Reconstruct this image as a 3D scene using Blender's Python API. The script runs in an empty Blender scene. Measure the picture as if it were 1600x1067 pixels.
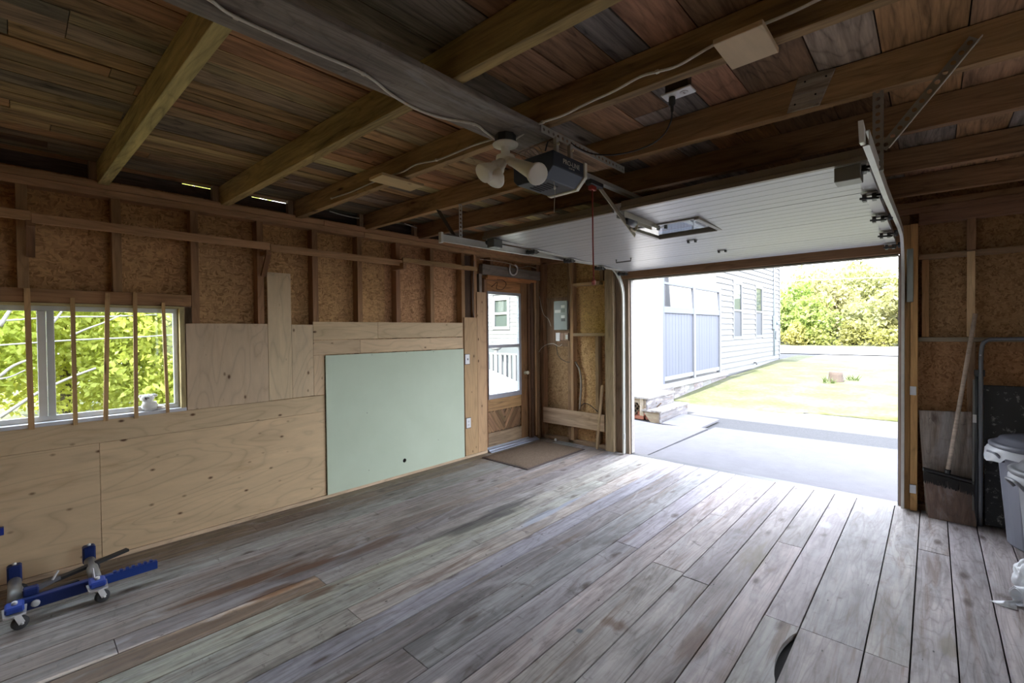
import bpy, bmesh, math, random
import numpy as np
from mathutils import Vector, Matrix
random.seed(7); np.random.seed(7)
S = bpy.context.scene
COL = S.collection

# ------------------------------------------------------------------ camera
FPX, CY = 713.636, 527.393                       # focal length and principal row in pixels of the 1600x1067 frame
CAM = Vector((4.04, 0.0, 1.5))
AX = [Vector((0.735673, 0.677256, -0.010422)), Vector((0.002358, -0.017948, -0.999836)), Vector((-0.677332, 0.735528, -0.014801))]  # right, down, forward
cd = bpy.data.cameras.new('camera'); cam = bpy.data.objects.new('camera', cd); COL.objects.link(cam)
cam.matrix_world = Matrix(((AX[0][0], -AX[1][0], -AX[2][0], CAM[0]), (AX[0][1], -AX[1][1], -AX[2][1], CAM[1]), (AX[0][2], -AX[1][2], -AX[2][2], CAM[2]), (0, 0, 0, 1)))
cd.sensor_width = 36.0; cd.lens = FPX / 1600 * 36.0; cd.shift_y = -(533.5 - CY) / 1600; cd.clip_start = 0.05; cd.clip_end = 400
S.camera = cam

# ------------------------------------------------------------------ sky, sun, exposure
SUN_STRENGTH, SKY_STRENGTH, EXPOSURE = 5.0, 1.9, 2.85
w = bpy.data.worlds.new('world'); S.world = w; w.use_nodes = True
nt = w.node_tree; nt.nodes.clear()
wo = nt.nodes.new('ShaderNodeOutputWorld'); bg = nt.nodes.new('ShaderNodeBackground'); bg.inputs[1].default_value = SKY_STRENGTH
tc = nt.nodes.new('ShaderNodeTexCoord'); sp = nt.nodes.new('ShaderNodeSeparateXYZ'); rp = nt.nodes.new('ShaderNodeValToRGB')
rp.color_ramp.elements[0].position = 0.0; rp.color_ramp.elements[0].color = (.90, .93, 1.0, 1)
rp.color_ramp.elements[1].position = 0.9; rp.color_ramp.elements[1].color = (.74, .83, 1.0, 1)
nt.links.new(tc.outputs['Generated'], sp.inputs[0]); nt.links.new(sp.outputs['Z'], rp.inputs[0]); nt.links.new(rp.outputs[0], bg.inputs[0]); nt.links.new(bg.outputs[0], wo.inputs[0])
sl = bpy.data.lights.new('sun', 'SUN'); so = bpy.data.objects.new('sun', sl); COL.objects.link(so)
sl.energy = SUN_STRENGTH; sl.angle = 0.012; sl.color = (1.0, .95, .86)
TO_SUN = Vector((-0.07, -1.17, 1.0)).normalized()
so.rotation_euler = TO_SUN.to_track_quat('Z', 'Y').to_euler(); so.location = (0, 0, 20)
S.view_settings.view_transform = 'Standard'; S.view_settings.look = 'None'; S.view_settings.gamma = 1
S.view_settings.use_curve_mapping = False; S.view_settings.exposure = EXPOSURE
S.cycles.max_bounces = 10; S.cycles.diffuse_bounces = 6; S.cycles.glossy_bounces = 3; S.cycles.transparent_max_bounces = 12
S.cycles.use_denoising = True; S.cycles.caustics_reflective = False; S.cycles.caustics_refractive = False

# ------------------------------------------------------------------ measuring: a pixel's ray met with a real plane
def ray(x, y):
    return AX[0] * ((x - 800) / FPX) + AX[1] * ((y - CY) / FPX) + AX[2]
def FZ(x, y, z=0.0):
    d = ray(x, y); return CAM + d * ((z - CAM[2]) / d[2])
def FX(x, y, X=0.0):
    d = ray(x, y); return CAM + d * ((X - CAM[0]) / d[0])
def FY(x, y, Y=4.98):
    d = ray(x, y); return CAM + d * ((Y - CAM[1]) / d[1])

# ------------------------------------------------------------------ object helpers
WM = {}
def reg(o, m):
    WM[o.name] = m
def mth(o, name=None):
    return WM.get(o.name, Matrix.Identity(4))
def link(o, parent=None, M=None):
    M = M or Matrix.Identity(4)
    COL.objects.link(o)
    if parent is not None:
        o.parent = parent
        L = mth(parent).inverted() @ M
    else:
        L = M
    o.matrix_parent_inverse = Matrix.Identity(4)
    o.location, q, o.scale = L.decompose(); o.rotation_euler = q.to_euler()
    reg(o, M)
    return o
def tag(o, label=None, cat=None, group=None, kind=None):
    if label: o['label'] = label
    if cat: o['category'] = cat
    if group: o['group'] = group
    if kind: o['kind'] = kind
    return o
def empty(name, loc=(0, 0, 0), label=None, cat=None, group=None, kind=None):
    o = bpy.data.objects.new(name, None); o.empty_display_size = .05
    link(o, None, Matrix.Translation(Vector(loc)))
    return tag(o, label, cat, group, kind)
def mesh_obj(name, verts, faces, mat, parent=None, col=None, smooth=False, origin=None, rot=None, bevel=0, seg=1):
    """world-space verts; the object's origin is put at origin (default: centre), its axes at rot."""
    V = [Vector(v) for v in verts]
    if origin is None:
        lo = [min(v[i] for v in V) for i in range(3)]; hi = [max(v[i] for v in V) for i in range(3)]
        origin = Vector([(a + b) / 2 for a, b in zip(lo, hi)])
    M = Matrix.Translation(Vector(origin)) @ (rot.to_4x4() if rot else Matrix.Identity(4))
    Mi = M.inverted()
    me = bpy.data.meshes.new(name); me.from_pydata([Mi @ v for v in V], [], faces); me.update()
    if smooth:
        for p in me.polygons: p.use_smooth = True
    o = bpy.data.objects.new(name, me)
    if mat: me.materials.append(mat)
    if col: o.color = (*col, 1)
    link(o, parent, M)
    if bevel:
        b = o.modifiers.new('bevel', 'BEVEL'); b.width = bevel; b.segments = seg; b.limit_method = 'ANGLE'
    return o
BF = [(0, 3, 2, 1), (4, 5, 6, 7), (0, 1, 5, 4), (1, 2, 6, 5), (2, 3, 7, 6), (3, 0, 4, 7)]
def boxv(x0, x1, y0, y1, z0, z1):
    return [(x0, y0, z0), (x1, y0, z0), (x1, y1, z0), (x0, y1, z0), (x0, y0, z1), (x1, y0, z1), (x1, y1, z1), (x0, y1, z1)]
RX = Matrix.Identity(3); RY = Matrix.Rotation(math.pi / 2, 3, 'Z'); RZ = Matrix.Rotation(-math.pi / 2, 3, 'Y')
def box(name, x0, x1, y0, y1, z0, z1, mat, parent=None, col=None, bevel=0.0, grain=None):
    if x0 > x1: x0, x1 = x1, x0
    if y0 > y1: y0, y1 = y1, y0
    if z0 > z1: z0, z1 = z1, z0
    d = (x1 - x0, y1 - y0, z1 - z0)
    g = grain or 'xyz'[d.index(max(d))]
    return mesh_obj(name, boxv(x0, x1, y0, y1, z0, z1), BF, mat, parent, col, rot={'x': RX, 'y': RY, 'z': RZ}[g], bevel=bevel)
def bar(name, a, b, w, h, mat, parent=None, col=None, up=(0, 0, 1), bevel=0):
    """rectangular bar from a to b: w across, h along up"""
    a, b = Vector(a), Vector(b); d = (b - a).normalized(); u = Vector(up); s = d.cross(u).normalized(); u = s.cross(d).normalized()
    V = []
    for p in (a, b):
        for i, j in ((-1, -1), (1, -1), (1, 1), (-1, 1)):
            V.append(p + s * (i * w / 2) + u * (j * h / 2))
    F = [(0, 1, 2, 3), (7, 6, 5, 4), (0, 4, 5, 1), (1, 5, 6, 2), (2, 6, 7, 3), (3, 7, 4, 0)]
    R = Matrix((d, -s, u)).transposed()
    return mesh_obj(name, V, F, mat, parent, col, origin=(a + b) / 2, rot=R, bevel=bevel)
def tube(name, pts, r, mat, parent=None, n=8, col=None, closed=False, taper=None):
    pts = [Vector(p) for p in pts]; V = []; F = []; m = len(pts); ref = None
    for i, p in enumerate(pts):
        if closed: t = pts[(i + 1) % m] - pts[i - 1]
        else: t = (pts[min(i + 1, m - 1)] - pts[max(i - 1, 0)])
        t.normalize()
        if ref is None: ref = t.orthogonal().normalized()
        ref = (ref - t * ref.dot(t)).normalized(); bt = t.cross(ref)
        rr = r if taper is None else r * (1 + (taper - 1) * i / (m - 1))
        for k in range(n):
            a = 2 * math.pi * k / n; V.append(p + (ref * math.cos(a) + bt * math.sin(a)) * rr)
    for i in range(m if closed else m - 1):
        for k in range(n):
            a = i * n + k; b = i * n + (k + 1) % n; j = (i + 1) % m
            F.append((a, b, j * n + (k + 1) % n, j * n + k))
    if not closed: F += [tuple(range(n))[::-1], tuple(range((m - 1) * n, m * n))]
    return mesh_obj(name, V, F, mat, parent, col, smooth=True)
def smooth_path(P, k=6):
    P = [Vector(p) for p in P]; Q = [P[0] * 2 - P[1]] + P + [P[-1] * 2 - P[-2]]; out = []
    for i in range(1, len(Q) - 2):
        for t in range(k):
            u = t / k
            out.append(0.5 * ((2 * Q[i]) + (Q[i + 1] - Q[i - 1]) * u + (2 * Q[i - 1] - 5 * Q[i] + 4 * Q[i + 1] - Q[i + 2]) * u * u + (3 * Q[i] - Q[i - 1] - 3 * Q[i + 1] + Q[i + 2]) * u ** 3))
    return out + [P[-1]]
def lathe(name, prof, base, axis, mat, parent=None, n=20, smooth=True, col=None):
    """prof: (radius, distance along axis) pairs from base"""
    base = Vector(base); ax = Vector(axis).normalized(); u = ax.orthogonal().normalized(); v = ax.cross(u); V = []; F = []
    for r, h in prof:
        for k in range(n):
            a = 2 * math.pi * k / n; V.append(base + ax * h + (u * math.cos(a) + v * math.sin(a)) * max(r, 1e-4))
    for i in range(len(prof) - 1):
        for k in range(n):
            F.append((i * n + k, i * n + (k + 1) % n, (i + 1) * n + (k + 1) % n, (i + 1) * n + k))
    F += [tuple(range(n))[::-1], tuple(range((len(prof) - 1) * n, len(prof) * n))]
    return mesh_obj(name, V, F, mat, parent, col, smooth=smooth)
def prism(name, poly, axis, a0, a1, mat, parent=None, col=None, bevel=0, smooth=False):
    """poly: 2D outline in the two other axes (in xyz order), extruded along axis from a0 to a1"""
    def P(p, t):
        return {'x': (t, p[0], p[1]), 'y': (p[0], t, p[1]), 'z': (p[0], p[1], t)}[axis]
    n = len(poly); V = [P(p, a0) for p in poly] + [P(p, a1) for p in poly]
    F = [tuple(range(n))[::-1], tuple(range(n, 2 * n))] + [(i, (i + 1) % n, n + (i + 1) % n, n + i) for i in range(n)]
    bm = bmesh.new(); vs = [bm.verts.new(v) for v in V]
    for f in F: bm.faces.new([vs[i] for i in f])
    bmesh.ops.recalc_face_normals(bm, faces=bm.faces); vv = [v.co.copy() for v in bm.verts]
    bm.verts.index_update(); ff = [tuple(v.index for v in f.verts) for f in bm.faces]; bm.free()
    return mesh_obj(name, vv, ff, mat, parent, col, bevel=bevel, smooth=smooth)

# ------------------------------------------------------------------ materials
def srgb(r, g, b):
    f = lambda c: (c / 255 / 12.92) if c / 255 <= .04045 else ((c / 255 + .055) / 1.055) ** 2.4
    return (f(r), f(g), f(b))
class NB:
    def __init__(s, name):
        s.m = bpy.data.materials.new(name); s.m.use_nodes = True; s.t = s.m.node_tree; s.b = s.t.nodes['Principled BSDF']
    def n(s, typ, **kw):
        o = s.t.nodes.new('ShaderNode' + typ)
        for k, v in kw.items():
            if k.startswith('_'): setattr(o, k[1:], v)
            else: s.put(o, k, v)
        return o
    def put(s, node, key, v):
        i = node.inputs[int(key[1:])] if key[0] == 'i' and key[1:].isdigit() else node.inputs[key.replace('_', ' ')]
        if isinstance(v, bpy.types.NodeSocket): s.t.links.new(v, i)
        else: i.default_value = v
    def math(s, op, a, b=0.0, clamp=False):
        o = s.n('Math', _operation=op, _use_clamp=clamp); s.put(o, 'i0', a); s.put(o, 'i1', b); return o.outputs[0]
    def vmath(s, op, a, b):
        o = s.n('VectorMath', _operation=op); s.put(o, 'i0', a); s.put(o, 'i1', b); return o.outputs[0]
    def mix(s, fac, a, b, typ='MIX'):
        o = s.n('Mix', _data_type='RGBA', _blend_type=typ); s.put(o, 'i0', fac); s.put(o, 'i6', a); s.put(o, 'i7', b); return o.outputs[2]
    def ramp(s, fac, stops):
        o = s.n('ValToRGB'); s.put(o, 'i0', fac); e = o.color_ramp.elements
        while len(e) < len(stops): e.new(.5)
        for q, (p, c) in zip(e, stops):
            q.position = p; q.color = (*c, 1) if len(c) == 3 else c
        return o.outputs[0]
    def noise(s, vec, scale, detail=3, rough=.55, dist=0.0):
        o = s.n('TexNoise', Vector=vec, Scale=scale, Detail=detail, Roughness=rough, Distortion=dist); return o.outputs[0]
def c4(c): return (*c, 1.0)
def flat(name, col, rough=.6, metal=0.0, spec=None, bump=0.0, bscale=60):
    b = NB(name); b.put(b.b, 'Roughness', rough); b.put(b.b, 'Metallic', metal)
    co = b.n('TexCoord').outputs['Object']
    nz = b.noise(co, bscale, 3)
    b.put(b.b, 'Base_Color', b.mix(b.math('MULTIPLY', nz, .25), c4(col), c4([x * .7 for x in col])))
    if bump:
        bp = b.n('Bump', Strength=bump, Distance=.002, Height=nz); b.put(b.b, 'Normal', bp.outputs[0])
    return b.m
def wood(name, rough=.75, contrast=.5, knots=.0, kcol=(.07, .035, .015), blotch=.0, bcol=(.1, .06, .04), bump=.25, fine=1.0, saw=0.0, kscale=(1.6, 5.5), spec=.25, bl=(.9, 5.0), rings=0.0, rs=(.7, 5)):
    """grain runs along the object's local x axis; the tint is the object's own colour"""
    b = NB(name); oi = b.n('ObjectInfo'); co = b.n('TexCoord').outputs['Object']
    r = b.math('MULTIPLY', oi.outputs['Random'], 71.0)
    cx = b.n('CombineXYZ'); b.put(cx, 'i0', r); b.put(cx, 'i1', b.math('MULTIPLY', r, 1.7)); b.put(cx, 'i2', b.math('MULTIPLY', r, .6))
    p = b.vmath('ADD', co, cx.outputs[0])
    g1 = b.noise(b.vmath('MULTIPLY', p, (2.2, 26 * fine, 26 * fine)), 1.0, 5, .62, .6)
    g2 = b.noise(b.vmath('MULTIPLY', p, (9, 120 * fine, 120 * fine)), 1.0, 2, .5, 0)
    lo = b.noise(b.vmath('MULTIPLY', p, (.8, 3, 3)), 1.0, 2, .5, 0)
    v = b.math('ADD', b.math('MULTIPLY', g1, .62), b.math('ADD', b.math('MULTIPLY', g2, .2), b.math('MULTIPLY', lo, .35)))
    v = b.math('ADD', b.math('MULTIPLY', b.math('SUBTRACT', v, .58), contrast * 3.2), 1.0)
    if rings:
        rn = b.noise(b.vmath('MULTIPLY', p, (rs[0], rs[1], rs[1])), 1.0, 2, .45, .3)
        rw = b.math('ABSOLUTE', b.math('SINE', b.math('MULTIPLY', rn, 46.0)))
        v = b.math('SUBTRACT', v, b.math('MULTIPLY', b.math('POWER', b.math('SUBTRACT', 1.0, rw), 3.0), rings))
    if saw:
        wv = b.n('TexWave', Vector=b.vmath('MULTIPLY', p, (1, .15, .15)), Scale=22.0, Distortion=2.5, Detail=2.0)
        v = b.math('MULTIPLY', v, b.math('ADD', b.math('MULTIPLY', wv.outputs['Fac'], saw), 1 - saw / 2))
    cc = b.n('CombineXYZ'); [b.put(cc, k, v) for k in ('i0', 'i1', 'i2')]
    col = b.mix(1.0, oi.outputs['Color'], cc.outputs[0], 'MULTIPLY')
    if blotch:
        bn = b.noise(b.vmath('MULTIPLY', p, (bl[0], bl[1], bl[1])), 1.0, 5, .65, .8)
        m = b.n('MapRange'); b.put(m, 'i0', bn); b.put(m, 'i1', .56); b.put(m, 'i2', .74); b.put(m, 'i3', 0.0); b.put(m, 'i4', blotch)
        col = b.mix(m.outputs[0], col, c4(bcol))
    if knots:
        kp = b.vmath('MULTIPLY', p, (kscale[0], kscale[1], kscale[1]))
        vo = b.n('TexVoronoi', Vector=kp, Scale=1.0); sel = b.n('SeparateColor'); b.put(sel, 'i0', vo.outputs['Color'])
        on = b.math('LESS_THAN', sel.outputs[0], knots)
        m = b.n('MapRange'); b.put(m, 'i0', b.math('ADD', vo.outputs['Distance'], b.math('MULTIPLY', b.math('SUBTRACT', g1, .5), .12))); b.put(m, 'i1', .05); b.put(m, 'i2', .15); b.put(m, 'i3', .95); b.put(m, 'i4', 0.0)
        col = b.mix(b.math('MULTIPLY', m.outputs[0], on), col, c4(kcol))
    b.put(b.b, 'Base_Color', col); b.put(b.b, 'Roughness', rough); b.put(b.b, 'Specular_IOR_Level', spec)
    if bump:
        bp = b.n('Bump', Strength=bump, Distance=.003, Height=b.math('ADD', g1, b.math('MULTIPLY', g2, .6))); b.put(b.b, 'Normal', bp.outputs[0])
    return b.m
def osb_mat(name, dark=(.22, .115, .05), light=(.62, .39, .205), tint=1.0):
    b = NB(name); co = b.n('TexCoord').outputs['Object']; oi = b.n('ObjectInfo')
    p = b.vmath('ADD', co, b.vmath('MULTIPLY', b.n('CombineXYZ', i0=oi.outputs['Random'], i1=oi.outputs['Random'], i2=oi.outputs['Random']).outputs[0], (31, 17, 53)))
    d = b.n('TexNoise', Vector=p, Scale=14.0, Detail=1.0); p2 = b.vmath('ADD', p, b.vmath('MULTIPLY', d.outputs['Color'], (.06, .06, .06)))
    v1 = b.n('TexVoronoi', Vector=b.vmath('MULTIPLY', p2, (90, 28, 90)), Scale=1.0); v2 = b.n('TexVoronoi', Vector=b.vmath('MULTIPLY', p2, (32, 98, 32)), Scale=1.0)
    s1 = b.n('SeparateColor'); b.put(s1, 'i0', v1.outputs['Color']); s2 = b.n('SeparateColor'); b.put(s2, 'i0', v2.outputs['Color'])
    pick = b.math('GREATER_THAN', s1.outputs[1], .5); val = b.math('ADD', b.math('MULTIPLY', s1.outputs[0], pick), b.math('MULTIPLY', s2.outputs[0], b.math('SUBTRACT', 1.0, pick)))
    big = b.noise(p, 2.3, 3); val = b.math('ADD', b.math('MULTIPLY', val, .7), b.math('MULTIPLY', big, .45))
    col = b.ramp(val, [(.12, dark), (.45, [(a * .45 + c * .55) for a, c in zip(dark, light)]), (.95, light)])
    col = b.mix(1.0, col, oi.outputs['Color'], 'MULTIPLY')
    b.put(b.b, 'Base_Color', col); b.put(b.b, 'Roughness', .8); b.put(b.b, 'Specular_IOR_Level', .2)
    bp = b.n('Bump', Strength=.3, Distance=.002, Height=val); b.put(b.b, 'Normal', bp.outputs[0]); return b.m
def noisy(name, stops, scale=8, detail=6, rough=.9, bump=.2, sc2=None):
    b = NB(name); co = b.n('TexCoord').outputs['Object']; n1 = b.noise(co, scale, detail, .6)
    if sc2: n1 = b.math('ADD', b.math('MULTIPLY', n1, .6), b.math('MULTIPLY', b.noise(co, sc2, 3), .4))
    b.put(b.b, 'Base_Color', b.ramp(n1, stops)); b.put(b.b, 'Roughness', rough); b.put(b.b, 'Specular_IOR_Level', .2)
    bp = b.n('Bump', Strength=bump, Distance=.01, Height=n1); b.put(b.b, 'Normal', bp.outputs[0]); return b.m
def tinted(name, rough=.6, metal=0.0, nscale=30, amt=.2, bump=0.0, spec=.4):
    b = NB(name); oi = b.n('ObjectInfo'); nz = b.noise(b.n('TexCoord').outputs['Object'], nscale, 4)
    k = b.math('ADD', b.math('MULTIPLY', nz, amt * 2), 1 - amt); cc = b.n('CombineXYZ', i0=k, i1=k, i2=k)
    b.put(b.b, 'Base_Color', b.mix(1.0, oi.outputs['Color'], cc.outputs[0], 'MULTIPLY')); b.put(b.b, 'Roughness', rough); b.put(b.b, 'Metallic', metal); b.put(b.b, 'Specular_IOR_Level', spec)
    if bump:
        bp = b.n('Bump', Strength=bump, Distance=.003, Height=nz); b.put(b.b, 'Normal', bp.outputs[0])
    return b.m
def glass_mat(name='window glass', ior=1.35):
    b = NB(name); t = b.t; tr = b.n('BsdfTransparent'); tr.inputs[0].default_value = (.93, .96, .95, 1); gl = b.n('BsdfGlossy'); gl.inputs['Roughness'].default_value = .02
    fr = b.n('Fresnel', IOR=ior); ms = b.n('MixShader'); geo = b.n('NewGeometry'); t.links.new(b.math('MULTIPLY', fr.outputs[0], b.math('SUBTRACT', 1.0, geo.outputs['Backfacing'])), ms.inputs[0]); t.links.new(tr.outputs[0], ms.inputs[1]); t.links.new(gl.outputs[0], ms.inputs[2])
    t.links.new(ms.outputs[0], t.nodes['Material Output'].inputs[0]); return b.m
def leaf_mat(name):
    b = NB(name); oi = b.n('ObjectInfo'); co = b.n('TexCoord').outputs['Object']; nz = b.noise(co, 2.2, 3); n2 = b.noise(co, 23, 1)
    k = b.math('ADD', b.math('MULTIPLY', nz, .9), b.math('MULTIPLY', n2, .7)); cc = b.n('CombineXYZ', i0=k, i1=k, i2=b.math('MULTIPLY', k, k))
    col = b.mix(1.0, oi.outputs['Color'], cc.outputs[0], 'MULTIPLY'); b.put(b.b, 'Base_Color', col); b.put(b.b, 'Roughness', .6)
    tl = b.n('BsdfTranslucent'); b.put(tl, 'Color', col); ms = b.n('MixShader', i0=.5); b.t.links.new(b.b.outputs[0], ms.inputs[1]); b.t.links.new(tl.outputs[0], ms.inputs[2])
    b.t.links.new(ms.outputs[0], b.t.nodes['Material Output'].inputs[0]); return b.m

M = {}
DK, BR, OL, BL_ = (.07, .062, .062), (.12, .055, .025), (.20, .17, .12), (.30, .36, .50)
STAINS = [((790, 795), .09, .38, DK, .8), ((745, 818), .08, .30, DK, .7), ((690, 835), .05, .30, DK, .5), ((380, 912), .055, .34, BR, .85), ((480, 885), .06, .22, BR, .8), ((590, 850), .05, .34, BR, .55), ((430, 925), .05, .16, BR, .7), ((500, 925), .04, .10, BR, .6),
          ((860, 800), .05, .5, BL_, .55), ((660, 735), .05, .3, BR, .4), ((1180, 870), .07, .25, OL, .6), ((1080, 1010), .05, .2, BR, .5), ((700, 960), .08, .22, DK, .4), ((1290, 820), .05, .08, (.5, .52, .55), .6), ((300, 905), .07, .5, BR, .35), ((650, 1010), .07, .2, DK, .5), ((960, 975), .07, .06, BR, .6), ((1480, 1010), .05, .10, OL, .6), ((905, 985), .02, .02, (.10, .12, .15), .8)]
def floor_mat(name):
    b = NB(name); oi = b.n('ObjectInfo'); co = b.n('TexCoord').outputs['Object']; r = b.math('MULTIPLY', oi.outputs['Random'], 71.0)
    cx = b.n('CombineXYZ'); b.put(cx, 'i0', r); b.put(cx, 'i1', b.math('MULTIPLY', r, 1.7)); b.put(cx, 'i2', b.math('MULTIPLY', r, .6))
    p = b.vmath('ADD', co, cx.outputs[0]); N = lambda sx, sy, d=4, ds=.6, ro=.6: b.noise(b.vmath('MULTIPLY', p, (sx, sy, sy)), 1.0, d, ro, ds)
    def mr(v, a, c, lo, hi):
        m = b.n('MapRange'); b.put(m, 'i0', v); b.put(m, 'i1', a); b.put(m, 'i2', c); b.put(m, 'i3', lo); b.put(m, 'i4', hi); return m.outputs[0]
    g1 = N(2.2, 30, 5); g2 = N(12, 150, 2, 0); lo = N(1.1, 4, 3); cross = N(26, 5, 3, .3)
    v = b.math('ADD', b.math('MULTIPLY', g1, .55), b.math('ADD', b.math('MULTIPLY', g2, .10), b.math('ADD', b.math('MULTIPLY', lo, .45), b.math('MULTIPLY', cross, .12))))
    v = b.math('ADD', b.math('MULTIPLY', b.math('SUBTRACT', v, .61), 2.6), 1.0); cc = b.n('CombineXYZ', i0=v, i1=v, i2=v)
    col = b.mix(1.0, oi.outputs['Color'], cc.outputs[0], 'MULTIPLY')
    rw = b.math('ABSOLUTE', b.math('SINE', b.math('MULTIPLY', N(.7, 7, 2, .3, .45), 52.0)))
    col = b.mix(b.math('MULTIPLY', b.math('POWER', b.math('SUBTRACT', 1.0, rw), 3.0), .38), col, c4((.09, .07, .062)))   # grain lines
    col = b.mix(mr(N(1.9, 9, 6, 1.2, .7), .50, .68, 0, .6), col, c4((.13, .108, .10)))           # dark grey wear
    col = b.mix(mr(N(.8, 12, 5, .8, .6), .57, .68, 0, .6), col, c4((.15, .095, .065)))            # brown streaks
    col = b.mix(mr(N(1.4, 6, 5, 1.4, .65), .53, .68, 0, .55), col, c4((.40, .385, .39)))          # worn pale
    col = b.mix(mr(N(15, 7, 4, .6, .7), .62, .72, 0, .6), col, c4((.09, .075, .068)))             # marks across the boards
    wp = b.n('NewGeometry').outputs['Position']; jit = b.n('TexNoise', Vector=b.vmath('MULTIPLY', wp, (22, 2.4, 1)), Scale=1.0, Detail=4.0).outputs[0]
    for (px, py), rx, ry, c_, st_k in STAINS:
        q_ = FZ(px, py); dd = b.n('VectorMath', _operation='LENGTH'); b.put(dd, 'i0', b.vmath('MULTIPLY', b.vmath('SUBTRACT', wp, (q_.x, q_.y, 0)), (1 / rx, 1 / ry, 0)))
        f_ = mr(b.math('ADD', dd.outputs['Value'], b.math('MULTIPLY', b.math('SUBTRACT', jit, .5), 2.4)), .55, 1.05, st_k, 0); col = b.mix(f_, col, c4(c_))
    vo = b.n('TexVoronoi', Vector=b.vmath('MULTIPLY', p, (3.2, 8, 8)), Scale=1.0); sel = b.n('SeparateColor'); b.put(sel, 'i0', vo.outputs['Color'])
    kd = b.math('ADD', vo.outputs['Distance'], b.math('MULTIPLY', b.math('SUBTRACT', N(9, 26, 3), .5), .35))
    col = b.mix(b.math('MULTIPLY', mr(kd, .06, .24, .85, 0), b.math('LESS_THAN', sel.outputs[0], .5)), col, c4((.085, .06, .05)))
    v2 = b.n('TexVoronoi', Vector=b.vmath('MULTIPLY', p, (9, 22, 22)), Scale=1.0); s2 = b.n('SeparateColor'); b.put(s2, 'i0', v2.outputs['Color'])
    col = b.mix(b.math('MULTIPLY', mr(v2.outputs['Distance'], .05, .10, .9, 0), b.math('LESS_THAN', s2.outputs[0], .10)), col, c4((.03, .025, .022)))
    b.put(b.b, 'Base_Color', col); b.put(b.b, 'Roughness', mr(g1, .3, .7, .62, .8)); b.put(b.b, 'Specular_IOR_Level', .28)
    bp = b.n('Bump', Strength=.45, Distance=.004, Height=b.math('ADD', g1, b.math('MULTIPLY', g2, .7))); b.put(b.b, 'Normal', bp.outputs[0]); return b.m
M['floor'] = floor_mat('weathered floor board')
M['ply'] = wood('plywood sheet', rough=.65, contrast=.22, knots=.7, kcol=(.11, .05, .022), blotch=.5, bcol=(.38, .235, .12), bump=.06, fine=.35, rings=.16, rs=(.8, 3.2), kscale=(7, 12), bl=(1.2, 6))
M['stud'] = wood('sawn framing lumber', rings=.2, contrast=.5, knots=.3, blotch=.4, bcol=(.14, .06, .02), bump=.25, kscale=(2.5, 9))
M['rafter'] = wood('rough sawn rafter', rings=.25, contrast=.8, knots=.4, blotch=.9, bcol=(.050, .028, .013), bump=.5, kscale=(2.5, 9))
M['deck'] = wood('old roof board', rings=.35, contrast=1.15, knots=.3, kcol=(.02, .012, .008), blotch=.6, bcol=(.035, .02, .012), bump=.5, bl=(1.3, 7))
M['paintwood'] = wood('stained door wood', rings=.3, rough=.5, contrast=.7, knots=.25, blotch=.5, bcol=(.10, .035, .012), bump=.2)
M['osb'] = osb_mat('oriented strand board')
M['green'] = noisy('green drywall', [(.2, (.53, .61, .48)), (.8, (.58, .66, .53))], 3, 3, .8, .03)
M['dark'] = flat('dark void', (.012, .01, .009), .95)
M['galv'] = tinted('galvanised steel', .42, .30, 14, .15)
M['metal'] = tinted('painted metal', .45, .3, 14, .12)
M['plastic'] = tinted('plastic', .42, 0, 9, .06)
M['rubber'] = tinted('black rubber', .7, 0, 30, .25)
M['cloth'] = tinted('cloth or cord', .9, 0, 60, .2)
M['paint'] = tinted('exterior paint', .6, 0, 5, .05)
M['brick'] = tinted('brick', .9, 0, 40, .35, .4)
M['glass'] = glass_mat(); M['doorglass'] = glass_mat('door glass', 1.9); M['leaf'] = leaf_mat('leaf')
M['bark'] = noisy('bark', [(.3, (.07, .055, .045)), (.7, (.16, .14, .12))], 20, 4, .9, .5)
M['concrete'] = noisy('concrete', [(.3, (.095, .091, .097)), (.7, (.122, .117, .125))], 6, 6, .9, .15, 90)
M['gravel'] = noisy('gravel', [(.3, (.040, .039, .040)), (.7, (.078, .076, .077))], 60, 4, .95, .5, 240)
M['lawn'] = noisy('lawn', [(.3, (.035, .044, .011)), (.45, (.052, .057, .024)), (.6, (.075, .074, .050))], 1.3, 8, .95, .6, 14)
M['road'] = flat('road', (.12, .12, .12), .9)
M['matt'] = noisy('coir mat', [(.3, (.11, .075, .05)), (.7, (.22, .155, .11))], 90, 3, 1.0, .6)
M['door'] = tinted('overhead door skin', .30, 0, 120, .04, .25, .5)
b = NB('scratched dark panel'); nz = b.noise(b.n('TexCoord').outputs['Object'], 22, 5, .7); b.put(b.b, 'Base_Color', b.ramp(nz, [(.57, (.022, .024, .025)), (.64, (.26, .26, .25))])); b.put(b.b, 'Roughness', .6); M['scratch'] = b.m
b = NB('thin clear plastic film'); b.put(b.b, 'Base_Color', (.78, .80, .84, 1)); b.put(b.b, 'Roughness', .25); b.put(b.b, 'Alpha', .55); M['film'] = b.m
b = NB('cloudy plastic film'); b.put(b.b, 'Base_Color', (.80, .82, .86, 1)); b.put(b.b, 'Roughness', .3); b.put(b.b, 'Alpha', .88); M['film2'] = b.m

def vary(c, a=.12, h=.04):
    k = 1 + random.uniform(-a, a); return tuple(max(0.0, x * k * (1 + random.uniform(-h, h))) for x in c)

# ================================================================== THE SETTING
XR, YB, YD = 5.2, -1.7, 4.98
STUD = (.36, .20, .10); PALE = (.52, .36, .22); OSBC = (1.0, 1.0, 1.0)
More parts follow.
